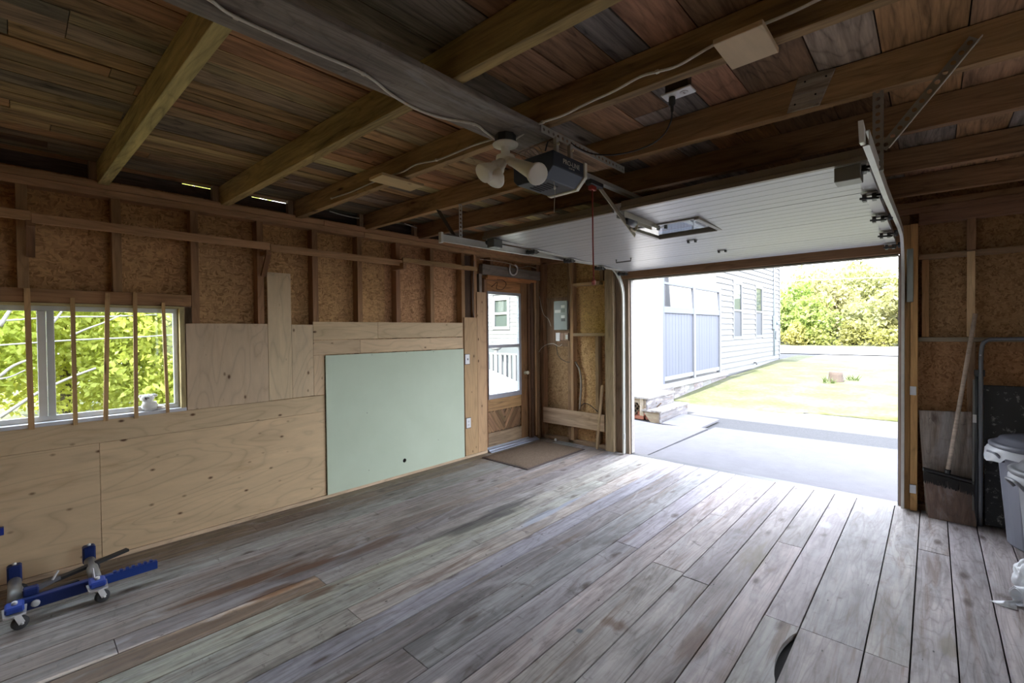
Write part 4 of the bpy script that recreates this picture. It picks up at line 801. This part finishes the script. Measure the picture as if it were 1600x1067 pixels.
tube('leg_frame', smooth_path([(4.305, 4.845, .01), (4.307, 4.86, .6), (4.308, 4.90, 1.10), (4.312, 4.93, 1.32), (4.335, 4.94, 1.385), (4.40, 4.945, 1.40), (4.7, 4.945, 1.405), (5.0, 4.945, 1.40), (5.07, 4.94, 1.35), (5.08, 4.90, 1.10), (5.085, 4.845, .01)], 4), .0135, M['metal'], t, 10, (.17, .18, .20))
tube('leg_frame', [(4.283, 4.84, .01), (4.283, 4.86, .5), (4.285, 4.915, 1.16)], .011, M['metal'], t, 10, (.09, .095, .10)); box('hinge_plate', 4.272, 4.33, 4.90, 4.915, 1.12, 1.17, M['metal'], t, (.04, .04, .04), .002)
box('slide_bar', 4.262, 4.272, 4.83, 4.845, .12, 1.10, M['metal'], t, (.16, .16, .15)); box('sticker', 4.262, 4.282, 4.822, 4.829, .78, .84, M['plastic'], t, (.60, .60, .58), .001)
for z in (.86, 1.10, .62, 1.28): lathe('bolt', [(.006, 0), (.006, .006)], (4.306, 4.855 + .04 * z, z), (0, -1, 0), M['galv'], t, 8, col=(.6, .6, .65))

def trash_can(x, y, z0, s, label, tint, bag_side):
    t = empty('trash_can', (x, y, z0), label, 'trash can', 'grey plastic bins by the right wall')
    H = .60 * s; rb, rt = .175 * s, .222 * s
    n = 48; V = []; F = []; rows = [(0, .94), (.02, 1), (.5, 1), (.86, 1), (.862, 1.05), (.97, 1.06), (.985, 1.12), (1.0, 1.12)]
    for hz, k in rows:
        r0 = rb + (rt - rb) * hz
        for i in range(n):
            a = 2 * math.pi * i / n; rr = r0 * k * (1 + (.018 if (i // 2) % 3 == 0 and hz < .87 else 0)); V.append((x + rr * math.cos(a), y + rr * math.sin(a), z0 + H * hz))
    for i in range(len(rows) - 1):
        for k in range(n): F.append((i * n + k, i * n + (k + 1) % n, (i + 1) * n + (k + 1) % n, (i + 1) * n + k))
    F.append(tuple(range(n))[::-1])
    mesh_obj('body', V, F, M['plastic'], t, tint)
    for a in (math.radians(200), math.radians(20)):
        cx_, cy_ = x + rt * 1.06 * math.cos(a), y + rt * 1.06 * math.sin(a)
        tube('handle', smooth_path([(cx_ - .05 * math.sin(a), cy_ + .05 * math.cos(a), z0 + H * .86), (cx_ + .035 * math.cos(a) - .05 * math.sin(a), cy_ + .035 * math.sin(a) + .05 * math.cos(a), z0 + H * .93), (cx_ + .035 * math.cos(a) + .05 * math.sin(a), cy_ + .035 * math.sin(a) - .05 * math.cos(a), z0 + H * .93), (cx_ + .05 * math.sin(a), cy_ - .05 * math.cos(a), z0 + H * .86)], 4), .009, M['plastic'], t, 8, tint)
    R = rt * 1.15
    lathe('lid', [(R, H - .012), (R + .008, H - .004), (R + .008, H + .012), (R - .012, H + .022), (R - .03, H + .024), (R - .045, H + .05), (R - .085, H + .062), (.05, H + .072), (.001, H + .074)], (x, y, z0), (0, 0, 1), M['plastic'], t, 40, col=tuple(c * .62 for c in tint))
    rnd = random.Random(int(x * 100 + y * 7)); V = []; F = []; n = 44; rows = 4
    for j in range(rows):
        for i in range(n):
            a = 2 * math.pi * i / n; fl = rnd.uniform(0, 1); rr = R * (.99 + .035 * j / 4 + .03 * fl * (j > 0)); zz = z0 + H - .006 - j * .013 - (.02 * fl if j == 3 else 0) - (.05 if bag_side and abs(a - bag_side) < .5 and j > 2 else 0)
            if bag_side and abs(a - bag_side) < .35: rr += .03 * j / 4
            V.append((x + rr * math.cos(a), y + rr * math.sin(a), zz))
    for j in range(rows - 1):
        for i in range(n): F.append((j * n + i, j * n + (i + 1) % n, (j + 1) * n + (i + 1) % n, (j + 1) * n + i))
    mesh_obj('liner', V, F, M['film'], t, None, smooth=True)
    return t
trash_can(4.650, 4.08, .001, 1.04, 'grey plastic trash can with a dark lid and clear bag rim, the nearer of two', (.21, .215, .23), 0)
trash_can(4.625, 4.62, .001, 1.13, 'grey plastic trash can with a clear bag hanging out, the farther of two behind', (.15, .155, .19), 3.3)
def crumple(name, c, r, label, seed, open_=False):
    t = empty(name, (c[0], c[1], 0), label, 'bag'); rnd = random.Random(seed)
    bm = bmesh.new(); bmesh.ops.create_icosphere(bm, subdivisions=4, radius=1)
    from mathutils import noise
    for v in bm.verts:
        p = v.co.copy(); q = 1 + .30 * noise.noise(p * 2.1 + Vector((seed, 0, 0))) + .16 * abs(noise.noise(p * 5 + Vector((0, seed, 0)))) - .10 * abs(noise.noise(p * 11))
        v.co = Vector((p.x * r[0] * q, p.y * r[1] * q, max(-r[2] * .8, p.z * r[2] * q))) + Vector(c)
    bm.verts.index_update(); V = [v.co.copy() for v in bm.verts]; F = [tuple(v.index for v in f.verts) for f in bm.faces]; bm.free()
    mesh_obj('film', V, F, M['film2'], t, None, smooth=True); return t
crumple('plastic_bag', (4.43, 3.79, .088), (.055, .07, .10), 'crumpled white plastic bag standing against the nearer trash can', 3)
t = empty('plastic_roll', (4.40, 3.6, 0), 'roll of clear plastic film with a loose pointed tail on the floor', 'plastic roll')
V = []; F = []; n = 26; ax0 = Vector((4.375, 3.60, .052)); axd = Vector((.9, .42, 0)).normalized(); sd = Vector((-.42, .9, 0)).normalized()
spir = [(.052 - .014 * k / 40) for k in range(41)]
for k in range(41):
    a = 2 * math.pi * 1.6 * k / 40 - 1.2; r_ = spir[k] * (1 + .03 * math.sin(k * 2.3))
    for s_ in (0, .22): V.append(ax0 + axd * (s_ + .004 * math.sin(k)) + sd * (r_ * math.cos(a)) + Vector((0, 0, r_ * math.sin(a))))
for k in range(40): F.append((2 * k, 2 * k + 1, 2 * k + 3, 2 * k + 2))
o = mesh_obj('film_roll', V, F, M['film2'], t, None, smooth=True); md = o.modifiers.new('solid', 'SOLIDIFY'); md.thickness = .002
o = mesh_obj('film_tail', [ax0 + Vector((0, 0, -.05)), ax0 + Vector((.06, .10, -.044)), FZ(1546, 938, .004), FZ(1565, 946, .004), FZ(1590, 953, .004), ax0 + Vector((.02, .03, -.03)), FZ(1570, 938, .02)], [(0, 6, 3, 4), (2, 3, 6), (0, 5, 6), (5, 1, 6)], M['film2'], t, None, smooth=True); md = o.modifiers.new('solid', 'SOLIDIFY'); md.thickness = .002
# ================================================================== OUTSIDE
def gz(x, y):
    def ss(a, c, v): v = min(1, max(0, (v - a) / (c - a))); return v * v * (3 - 2 * v)
    z = -.11 + .22 * ss(9, 14.5, y) + .18 * ss(14, 21, y)
    if x < 0: z -= .35 * ss(0, 3, -x) * (1 - ss(7, 10, y))
    return z + 4.6 * ss(36, 56, y)
def terrain(name, xs, ys, dz, mat, parent=None, edge=None):
    V = []; F = []; nx, ny = len(xs), len(ys)
    for j, y in enumerate(ys):
        for i, x in enumerate(xs):
            yy = y + (edge(x) * max(0, 1 - j / 3) if edge else 0); V.append((x, yy, gz(x, yy) + dz))
    for j in range(ny - 1):
        for i in range(nx - 1): F.append((j * nx + i, j * nx + i + 1, (j + 1) * nx + i + 1, (j + 1) * nx + i))
    return mesh_obj(name, V, F, mat, parent, None, smooth=True)
lin = lambda a, c, n: [a + (c - a) * k / (n - 1) for k in range(n)]
tag(terrain('gravel_yard', lin(-30, 40, 71), lin(-14, 36, 51), -.012, M['gravel']), kind='structure')
def lawn_edge(x): return .25 * math.sin(x * 2.3) + .15 * math.sin(x * 5.1 + 1) + (1.6 * max(0, x - 1.2) / 2 if x > 1.2 else 0)
lo_ = terrain('lawn', lin(-.35, 12, 60), lin(9.3, 23.5, 60), -.009, M['lawn'], None, lawn_edge); tag(lo_, 'mown pale green lawn between the driveway and the road', 'lawn', kind='stuff')
lo2 = terrain('grass_patch', lin(-30, -.45, 40), lin(-14, 8.9, 30), .004, M['lawn']); tag(lo2, 'rough green grass under the trees outside the left window', 'grass', kind='stuff')
tag(terrain('road', lin(-40, 50, 30), lin(24.6, 35, 8), .02, M['road']), kind='structure')
hl = terrain('hillside', lin(-45, 60, 50), lin(35.2, 80, 40), .03, M['lawn']); tag(hl, kind='structure')
pad = empty('concrete_apron', (2.8, 6.2, -.05), kind='structure')
pf = lambda n, P, z0, z1: prism(n, P, 'z', z0, z1, M['concrete'], pad)
pf('concrete_slab', [(1.47, 5.11), (6.5, 5.11), (6.5, 7.60), (1.53, 7.42)], -.2, -.048); pf('concrete_slab', [(-.10, 5.11), (1.44, 5.11), (1.46, 7.30), (.75, 7.10), (-.10, 7.28)], -.2, -.055)
box('curb_strip', 1.30, 3.90, 4.99, 5.105, -.2, -.012, M['concrete'], pad)
t = empty('paving_slab', (1.0, 7.9, -.08), 'square grey paving slab lying at the foot of the porch steps', 'paving slab')
prism('slab', [tuple(FZ(*q, -.065)[:2]) for q in ((1033, 661), (1091, 670), (1124, 655), (1066, 646))], 'z', -.10, -.065, M['concrete'], t, None, .004)

# ---- the white house
WHT = (.118, .12, .124)
hs = empty('white_house', (-4, 14, 0), 'white clapboard house with tall narrow windows, seen through the garage opening', 'house')
HX, HY0, HY1 = -.42, 13.25, 20.45
box('wall_core', -9, HX - .01, HY0, HY1, .0, 5.6, M['paint'], hs, WHT)
k = 0; z = .16
wins = ((14.80, 15.50, 1.26, 2.86), (17.17, 17.86, 1.27, 2.87))
while z < 5.4:
    segs = [(HY0 - .0, HY1 - .12)]
    for a, c, z0, z1 in wins:
        if z + .165 > z0 - .08 and z < z1 + .08:
            segs = [s for q in segs for s in ((q[0], min(q[1], a - .10)), (max(q[0], c + .10), q[1])) if s[1] - s[0] > .05]
    for a, c in segs:
        V = [(HX - .008, a, z), (HX + .032, a, z), (HX + .004, a, z + .178), (HX - .008, a, z + .178), (HX - .008, c, z), (HX + .032, c, z), (HX + .004, c, z + .178), (HX - .008, c, z + .178)]
        mesh_obj('clapboard', V, [(0, 3, 2, 1), (4, 5, 6, 7), (0, 1, 5, 4), (1, 2, 6, 5), (2, 3, 7, 6), (3, 0, 4, 7)], M['paint'], hs, vary(WHT, .03, .005))
    z += .165
for a, c, z0, z1 in wins:
    wn = box('window', HX - .01, HX + .03, a - .10, c + .10, z0 - .10, z0, M['paint'], hs, WHT)
    for q in ((a - .10, a, z0, z1), (c, c + .10, z0, z1), (a - .10, c + .10, z1, z1 + .12), (a, c, (z0 + z1) / 2 - .03, (z0 + z1) / 2 + .03)): box('casing', HX - .01, HX + .03, *q, M['paint'], wn, WHT)
    box('blind', HX - .009, HX - .006, a, c, z0, z1, M['paint'], wn, (.045, .055, .045)); box('window_glass', HX + .004, HX + .008, a, c, (z0 + z1) / 2 + .03, z1, M['glass'], wn); box('screen', HX + .004, HX + .006, a, c, z0, (z0 + z1) / 2 - .03, M['paint'], wn, (.055, .06, .07))
box('corner_board', HX - .01, HX + .035, HY1 - .12, HY1, .1, 5.5, M['paint'], hs, WHT); box('foundation', -8.9, HX - .03, HY0 + .02, HY1 - .02, -.5, .16, M['concrete'], hs)
tube('conduit', [(HX + .05, 19.46, .45), (HX + .05, 19.46, 5.4)], .022, M['metal'], hs, 8, (.30, .36, .40)); box('electric_meter', HX + .03, HX + .13, 19.33, 19.60, 1.45, 1.95, M['metal'], hs, (.30, .36, .40), .01); lathe('meter_dial', [(.08, 0), (.08, .06), (.06, .08)], (HX + .13, 19.46, 1.70), (1, 0, 0), M['metal'], hs, 14, col=(.25, .30, .34)); box('cable_box', HX + .03, HX + .10, 19.75, 19.95, 1.10, 1.4, M['metal'], hs, (.42, .46, .5), .01)
prism('gable_roof', [(-9.5, 5.4), (-.0, 5.4), (-4.7, 8.0)], 'y', HY0 + .02, HY1 + .4, M['paint'], hs, (.2, .2, .2))
tube('water_spigot', [(HX + .02, 16.85, .34), (HX + .10, 16.85, .34), (HX + .12, 16.85, .28)], .02, M['metal'], hs, 8, (.05, .05, .05))
# rear wing with the porch (its end wall faces the garage)
wg = empty('house_wing', (-5, 11.4, 0), 'white side wing of the house, seen through the side door glass', 'house')
WY = 9.5; wz = ((-5.36, -4.87, 1.63, 2.38),)
box('wall_core', -9, -1.9, WY + .02, HY0 - .01, -.4, 4.2, M['paint'], wg, WHT)
z = 1.06
while z < 4.1:
    segs = [(-9, -1.02)]
    for a, c, z0, z1 in wz:
        if z + .12 > z0 - .08 and z < z1 + .08: segs = [s for q in segs for s in ((q[0], a - .10), (c + .10, q[1]))]
    for a, c in segs:
        V = [(a, WY + .02, z), (a, WY - .012, z), (a, WY + .006, z + .125), (a, WY + .02, z + .125), (c, WY + .02, z), (c, WY - .012, z), (c, WY + .006, z + .125), (c, WY + .02, z + .125)]
        mesh_obj('clapboard', V, [(0, 1, 2, 3), (4, 7, 6, 5), (0, 4, 5, 1), (1, 5, 6, 2), (2, 6, 7, 3), (3, 7, 4, 0)], M['paint'], wg, vary(WHT, .03, .005))
    z += .115
for a, c, z0, z1 in wz:
    wn = box('window', a - .10, c + .10, WY - .03, WY + .01, z0 - .09, z0, M['paint'], wg, WHT)
    for q in ((a - .10, a, z0, z1), (c, c + .10, z0, z1), (a - .10, c + .10, z1, z1 + .10), (a, c, 1.97, 2.04)): box('casing', q[0], q[1], WY - .03, WY + .01, q[2], q[3], M['paint'], wn, WHT)
    box('blind', a, c, WY + .006, WY + .012, z0, z1, M['paint'], wn, (.035, .04, .04)); box('window_glass', a, c, WY - .01, WY - .006, z0, z1, M['glass'], wn); box('curtain', a + .12, a + .34, WY - .0, WY + .004, 2.06, z1, M['cloth'], wn, (.07, .07, .07))
box('lower_band', -9, -1.9, WY + .0, WY + .02, -.4, 1.05, M['paint'], wg, (.06, .065, .07))
box('entry_wall', -1.9, HX + .02, WY - .0, WY + .10, .30, 3.4, M['paint'], wg, (.2, .2, .205)); box('corner_column', -.47, -.33, WY - .04, WY + .10, .30, 3.4, M['paint'], wg, (.2, .2, .205)); box('porch_inner_wall', -1.9, -1.85, WY + .1, HY0, .30, 4.2, M['paint'], wg, WHT)
# ---- porch deck, privacy screen and steps
pd = empty('porch_deck', (-.9, 11, .3), 'low white porch deck with a weathered grey skirt along the house', 'porch')
for k in range(11): box('deck_board', -1.84 + k * .142, -1.70 + k * .142, WY + .1 if k < 20 else WY, HY0 + .6, .27, .30, M['paint'], pd, vary((0.165, 0.165, 0.165), .04))
for k in range(6): box('deck_board', -1.9, .03, 7.46 + k * .34, 7.79 + k * .34, .27, .30, M['paint'], pd, vary((0.165, 0.165, 0.165), .04)) if k < 0 else None
box('fascia', -.30, -.27, WY + .1, HY0 + .6, .17, .30, M['paint'], pd, (.17, .17, .17)); 
for k in range(7): box('skirt_board', -.335, -.315, WY + .1 + k * .60, WY + .69 + k * .60, -.2, .165, M['floor'], pd, vary((0.145, 0.139, 0.139), .08))
sc = empty('privacy_screen', (-.3, 11.3, .3), 'pale blue-grey board privacy screen on the porch of the white house', 'screen')
BG = (.088, .096, .125); WP = (.16, .165, .175)
for y in (9.52, 11.30, 13.14): box('post', -.35, -.25, y - .05, y + .05, .30, 2.66, M['paint'], sc, WP if y > 9.6 else BG, .005)
for a, c in ((9.57, 11.25), (11.35, 13.09)):
    box('top_rail', -.33, -.27, a, c, 2.49, 2.54, M['paint'], sc, BG); box('mid_rail', -.35, -.26, a, c, 1.86, 2.00, M['paint'], sc, (.105, .115, .15), .004); box('bottom_rail', -.33, -.27, a, c, .36, .45, M['paint'], sc, WP)
    n = 10; st = (c - a) / n
    for k in range(n): box('upright_board', -.315, -.295 + random.uniform(0, .003), a + k * st + .004, a + (k + 1) * st - .004, .45, 1.86, M['paint'], sc, vary(BG, .03, .005))
t = empty('porch_steps', (.2, 8.0, -.1), 'two-tread weathered wooden porch steps with a slanted stringer', 'steps')
SW = (0.139, 0.129, 0.122)
box('tread', .27, .63, 7.44, 8.66, .065, .095, M['floor'], t, (0.172, 0.165, 0.155)); box('riser', .585, .61, 7.46, 8.64, -.11, .064, M['floor'], t, (0.132, 0.125, 0.129))
box('tread', -.02, .40, 7.44, 8.58, .275, .305, M['floor'], t, (0.178, 0.172, 0.162)); box('riser', .35, .375, 7.46, 8.56, .10, .274, M['floor'], t, (0.132, 0.125, 0.129)); box('landing', -1.2, -.03, 7.42, 9.48, .275, .305, M['floor'], t, (0.178, 0.172, 0.162)); box('landing_fascia', -.05, -.022, 8.60, 9.48, .09, .274, M['floor'], t, (0.139, 0.132, 0.132))
for y in (7.47, 8.57): prism('stringer', [(.61, -.12), (.585, .064), (.34, .064), (.34, .274), (-.02, .274), (-.02, .20), (.18, .20), (.42, -.12)], 'y', y, y + .04, M['floor'], t, (.20, .165, .115))
box('support_post', -.02, .06, 7.50, 7.58, -.12, .274, M['floor'], t, (.22, .19, .15)); box('support_post', .23, .30, 7.45, 7.47, -.02, .274, M['floor'], t, (.2, .165, .11)); box('support_post', -.9, -.82, 7.50, 7.58, -.2, .274, M['floor'], t, (.22, .19, .15))
for k, (x, y, z, g) in enumerate(((.06, 7.56, -.112, 0), (.26, 7.60, -.112, 0), (.10, 7.62, -.045, 0), (-.12, 7.60, -.112, 0), (.30, 7.75, -.112, 0))):
    t = box('brick', x, x + .19, y, y + .09, z, z + .062, M['brick'], None, vary((.22, .085, .055)), .005)
    tag(t, ['red brick leaning in front under the porch steps, left one of the bottom row', 'red brick at the right end of the bottom row under the porch steps', 'red brick lying on top of the others under the porch steps', 'red brick hidden deepest behind the steps post', 'red brick behind the row under the stringer'][k], 'brick', 'bricks under the steps')
t = empty('lattice_panel', (0, 7.9, 0), 'brown lattice panel in the shade under the porch landing', 'lattice')
for k in range(9):
    a = -.55 + k * .09; bar('lath', (a, 7.80, -.12), (a + .30, 7.80, .18), .022, .006, M['stud'], t, (.14, .10, .07), up=(0, 1, 0)); bar('lath', (a + .30, 7.808, -.12), (a, 7.808, .18), .022, .006, M['stud'], t, (.12, .09, .06), up=(0, 1, 0))
box('dark_back', -.6, .28, 7.86, 7.88, -.12, .26, M['dark'], t)
# ---- side deck railing seen through the side door
t = empty('deck_railing', (-4.6, 8.3, .3), 'white deck railing with pickets in front of the white side wing', 'railing')
box('top_rail', -7.2, -2.6, 8.3, 8.36, .90, .94, M['paint'], t, WHT); 
for k in range(28): box('picket', -7.1 + k * .16, -7.02 + k * .16, 8.31, 8.345, .1, .90, M['paint'], t, vary(WHT, .04))
sk = prism('stair_skirt', [(-7.4, -.6), (-2.4, -.6), (-2.4, .02), (-4.2, .50), (-5.4, .62), (-7.4, .70)], 'y', 8.16, 8.19, M['paint'], t, (.2, .2, .2))
box('deck_floor', -7.3, -2.5, 8.2, 9.48, .02, .07, M['paint'], t, WHT)
t = empty('covered_chair', (-4.9, 8.9, .9), 'small grey rounded object standing behind the deck railing', 'garden furniture')
fuzz('cover', (-4.95, 9.1, 1.06), (.20, .12, .10), (.25, .25, .25), t, .05, 14, 9); box('support', -4.98, -4.9, 9.06, 9.14, .07, 1.0, M['paint'], t, (.3, .3, .3))
# ---- stump and weeds in the lawn
t = empty('tree_stump', (1.7, 17.4, .25), 'short brown tree stump standing in the sunny lawn', 'stump')
st_ = FZ(1306, 590, .2); gx, gy = st_.x, st_.y
lathe('stump', [(.20, -.05), (.17, .02), (.155, .15), (.15, .23), (.02, .235)], (gx, gy, gz(gx, gy) - .0), (0, 0, 1), M['brick'], t, 14, col=(.045, .034, .028))
for q, nm in (((1295, 592), 'green weed tuft growing left of the tree stump'), ((1333, 589), 'green weed tuft growing right of the tree stump')):
    p = FZ(*q, .2); t = empty('weed', (p.x, p.y, gz(p.x, p.y)), nm, 'weed'); V = []; F = []
    for k in range(26):
        a = random.uniform(0, 6.28); L = random.uniform(.08, .2); x0, y0, z0 = p.x + random.uniform(-.12, .12), p.y + random.uniform(-.06, .06), gz(p.x, p.y); b0 = len(V)
        V += [(x0 - .012, y0, z0), (x0 + .012, y0, z0), (x0 + .1 * math.cos(a), y0 + .1 * math.sin(a), z0 + L)]; F.append((b0, b0 + 1, b0 + 2))
    mesh_obj('blades', V, F, M['leaf'], t, (.05, .08, .015))['kind'] = 'stuff'

# ---- trees
def leaves(name, blobs, n, size, parent, col, seed):
    r = np.random.RandomState(seed); W = np.array([b_[3] * b_[4] * b_[5] for b_ in blobs]); W = W / W.sum(); idx = r.choice(len(blobs), n, p=W); B = np.array(blobs)[idx]
    d = r.normal(size=(n, 3)); d /= np.linalg.norm(d, axis=1)[:, None]; rad = r.uniform(.35, 1.05, n) ** .6
    c = B[:, :3] + d * rad[:, None] * B[:, 3:6]
    a = r.normal(size=(n, 3)); a /= np.linalg.norm(a, axis=1)[:, None]; bb = np.cross(a, r.normal(size=(n, 3))); bb /= np.linalg.norm(bb, axis=1)[:, None]
    s = size * r.uniform(.6, 1.4, n)[:, None]; V = np.stack([c - a * s, c + bb * s * .55, c + a * s, c - bb * s * .55], 1).reshape(-1, 3)
    me = bpy.data.meshes.new(name); me.from_pydata([], [], []); me.vertices.add(n * 4); me.vertices.foreach_set('co', V.astype(np.float32).ravel()); me.loops.add(n * 4); me.loops.foreach_set('vertex_index', np.arange(n * 4, dtype=np.int32)); me.polygons.add(n)
    me.polygons.foreach_set('loop_start', np.arange(0, n * 4, 4, dtype=np.int32)); me.update(calc_edges=True); me.validate(); me.materials.append(M['leaf'])
    o = bpy.data.objects.new(name, me); o.color = (*col, 1); link(o, parent); o['kind'] = 'stuff'; return o
def tree(x, y, h, r, n, size, col, label, group, seed, low=.1, cat='tree', name='leafy_tree'):
    z0 = gz(x, y); t = empty(name, (x, y, z0), label, cat, group); rnd = random.Random(seed); blobs = []
    for k in range(12):
        a = rnd.uniform(0, 6.28); q = rnd.uniform(0, .62) * r; hz = z0 + h * (low + .12 + (.88 - low - .12) * (k + .5) / 12); s = r * rnd.uniform(.35, .6) * (1.15 - .5 * abs((k / 11) - .4))
        blobs.append((x + q * math.cos(a), y + q * math.sin(a), hz, s, s, s * .8))
    tube('trunk', smooth_path([(x, y, z0 - .1), (x + .05 * r, y, z0 + h * .3), (x - .04 * r, y + .05, z0 + h * .6), (x, y, z0 + h * .85)], 3), .03 * h * .45, M['bark'], t, 8, taper=.35)
    for k in range(5):
        bl = blobs[2 + 2 * k]; tube('branch', [(x, y, bl[2] - .25 * r), (bl[0] * .5 + x * .5, bl[1] * .5 + y * .5, bl[2] - .1 * r), (bl[0], bl[1], bl[2])], .012 * h * .35, M['bark'], t, 6, taper=.4)
    leaves('foliage', blobs, n, size, t, col, seed); return t
YG = (.62, .64, .16)
T = [(-6.2, -1.3, 5.4, 1.9), (-7.6, .6, 6.2, 2.2), (-5.6, 1.9, 5.2, 1.7), (-9.5, 2.6, 7.0, 2.6), (-9.8, -1.6, 7.2, 2.8), (-11.5, 4.6, 7.0, 2.6), (-12.5, .6, 8, 3.2)]
TL = ['bright yellow-green leafy tree nearest outside the left window, at its left edge', 'bright yellow-green leafy tree filling the middle of the left window', 'bright leafy tree outside the right part of the left window', 'taller leafy tree behind the others, right in the left window', 'taller leafy tree behind the others, left in the left window', 'distant leafy tree outside beyond the right edge of the left window', 'tallest leafy tree at the back, centred in the left window']
for k, (x, y, h, r) in enumerate(T): tree(x, y, h, r, 20000 if k < 4 else 9000, .055 if k < 4 else .09, vary(YG, .12, .06), TL[k], 'trees outside the left window', 20 + k, .0)
t = empty('bare_branch', (-4.2, .2, 1.4), 'pale bare forked branch slanting across the view in the left window', 'branch')
for P, r in (([(0, 652), (30, 632), (62, 612), (110, 590), (150, 575)], .022), ([(0, 588), (20, 572), (50, 560)], .02), ([(0, 510), (12, 490), (22, 478), (30, 465)], .022), ([(110, 525), (135, 514), (160, 505), (190, 492)], .014), ([(78, 510), (92, 493), (104, 476)], .016), ([(0, 592), (18, 588), (40, 578)], .012)):
    tube('limb', smooth_path([FX(a, c, -4.2) for a, c in P], 3), r, M['paint'], t, 6, (.2, .19, .18), taper=.6)
for k, (P, lab) in enumerate(((((-10, 502), (100, 495), (170, 494.5), (300, 489)), 'upper of the two thin power lines outside the left window'), (((-10, 540), (60, 535), (120, 531), (210, 527), (300, 521)), 'lower of the two thin power lines outside the left window'))):
    t = empty('power_line', FX(100, 500, -4.6), lab, 'wire'); tube('line', smooth_path([FX(a, c, -4.6) for a, c in P], 3), .011, M['paint'], t, 5, (.22, .22, .22))
hb_ = [(-6.5, 38, 3.4, 1.7, (0.270, 0.275, 0.130)), (-4.9, 39, 3.8, 1.8, (0.247, 0.316, 0.105)), (-3.2, 40, 4.4, 1.9, (0.206, 0.286, 0.069)), (-2.2, 37.5, 3.4, 1.6, (0.233, 0.310, 0.088)), (-1.2, 41, 4.4, 2.0, (0.270, 0.275, 0.130)), (.5, 38, 3.0, 1.6, (0.270, 0.275, 0.130)), (2.2, 40, 4.0, 2.0, (0.270, 0.275, 0.130)), (3.8, 38, 3.1, 1.8, (0.270, 0.275, 0.130)), (-5.8, 44, 3.6, 2.2, (0.270, 0.275, 0.130)), (-2.8, 46, 4.0, 2.4, (0.270, 0.275, 0.130)), (.2, 47, 3.6, 2.4, (0.270, 0.275, 0.130)), (3.2, 46, 3.8, 2.4, (0.270, 0.275, 0.130)), (5.8, 42, 4.0, 2.2, (0.270, 0.275, 0.130)), (-8.2, 41, 4.2, 2.2, (0.270, 0.275, 0.130)), (-4.6, 50, 3.2, 2.4, (0.270, 0.275, 0.130)), (-.8, 52, 3.2, 2.6, (0.270, 0.275, 0.130)), (3.4, 52, 3.2, 2.6, (0.270, 0.275, 0.130)), (6.6, 48, 3.6, 2.6, (0.270, 0.275, 0.130)), (-9.0, 48, 3.8, 2.6, (0.270, 0.275, 0.130))]
for k, (x, y, h, r, c) in enumerate(hb_):
    tree(x, y, h, r, 1500, .17, vary(c, .08, .04), {2: 'bright yellow-green round tree standing out in the middle of the hillside shrubs', 6: 'pale straw-coloured bushy tree at the right side of the hillside', 5: 'pale greyish bushy tree right of the bright yellow-green hillside tree', 1: 'yellow-green tree on the hillside just right of the house corner'}.get(k, 'pale green shrubby tree on the hillside beyond the road'), None if k in (1, 2, 5, 6) else 'shrubby trees on the hillside', 60 + k, -.12)
for k in range(9):
    x = -7.5 + k * 1.55; tree(x, 36.3 + .3 * (k % 3), 1.3 + .3 * (k % 2), 1.0, 700, .11, vary((.25, .25, .08), .1, .05), 'low yellow-green bush along the far edge of the road', 'roadside bushes', 90 + k, -.2, 'bush', 'roadside_bush')
t = empty('power_line', FY(1300, 438, 30), 'thin power line crossing the view in front of the hillside trees', 'wire'); a, c = FY(900, 449, 36.5), FY(1560, 427, 36.5); tube('line', [a, (a + c) / 2 + Vector((0, 0, -.05)), c], .025, M['paint'], t, 5, (.25, .25, .25))
for p in (a, c): tube('pole', [(p.x, p.y, gz(p.x, p.y) - .3), (p.x, p.y, p.z + .1)], .12, M['bark'], t, 8)
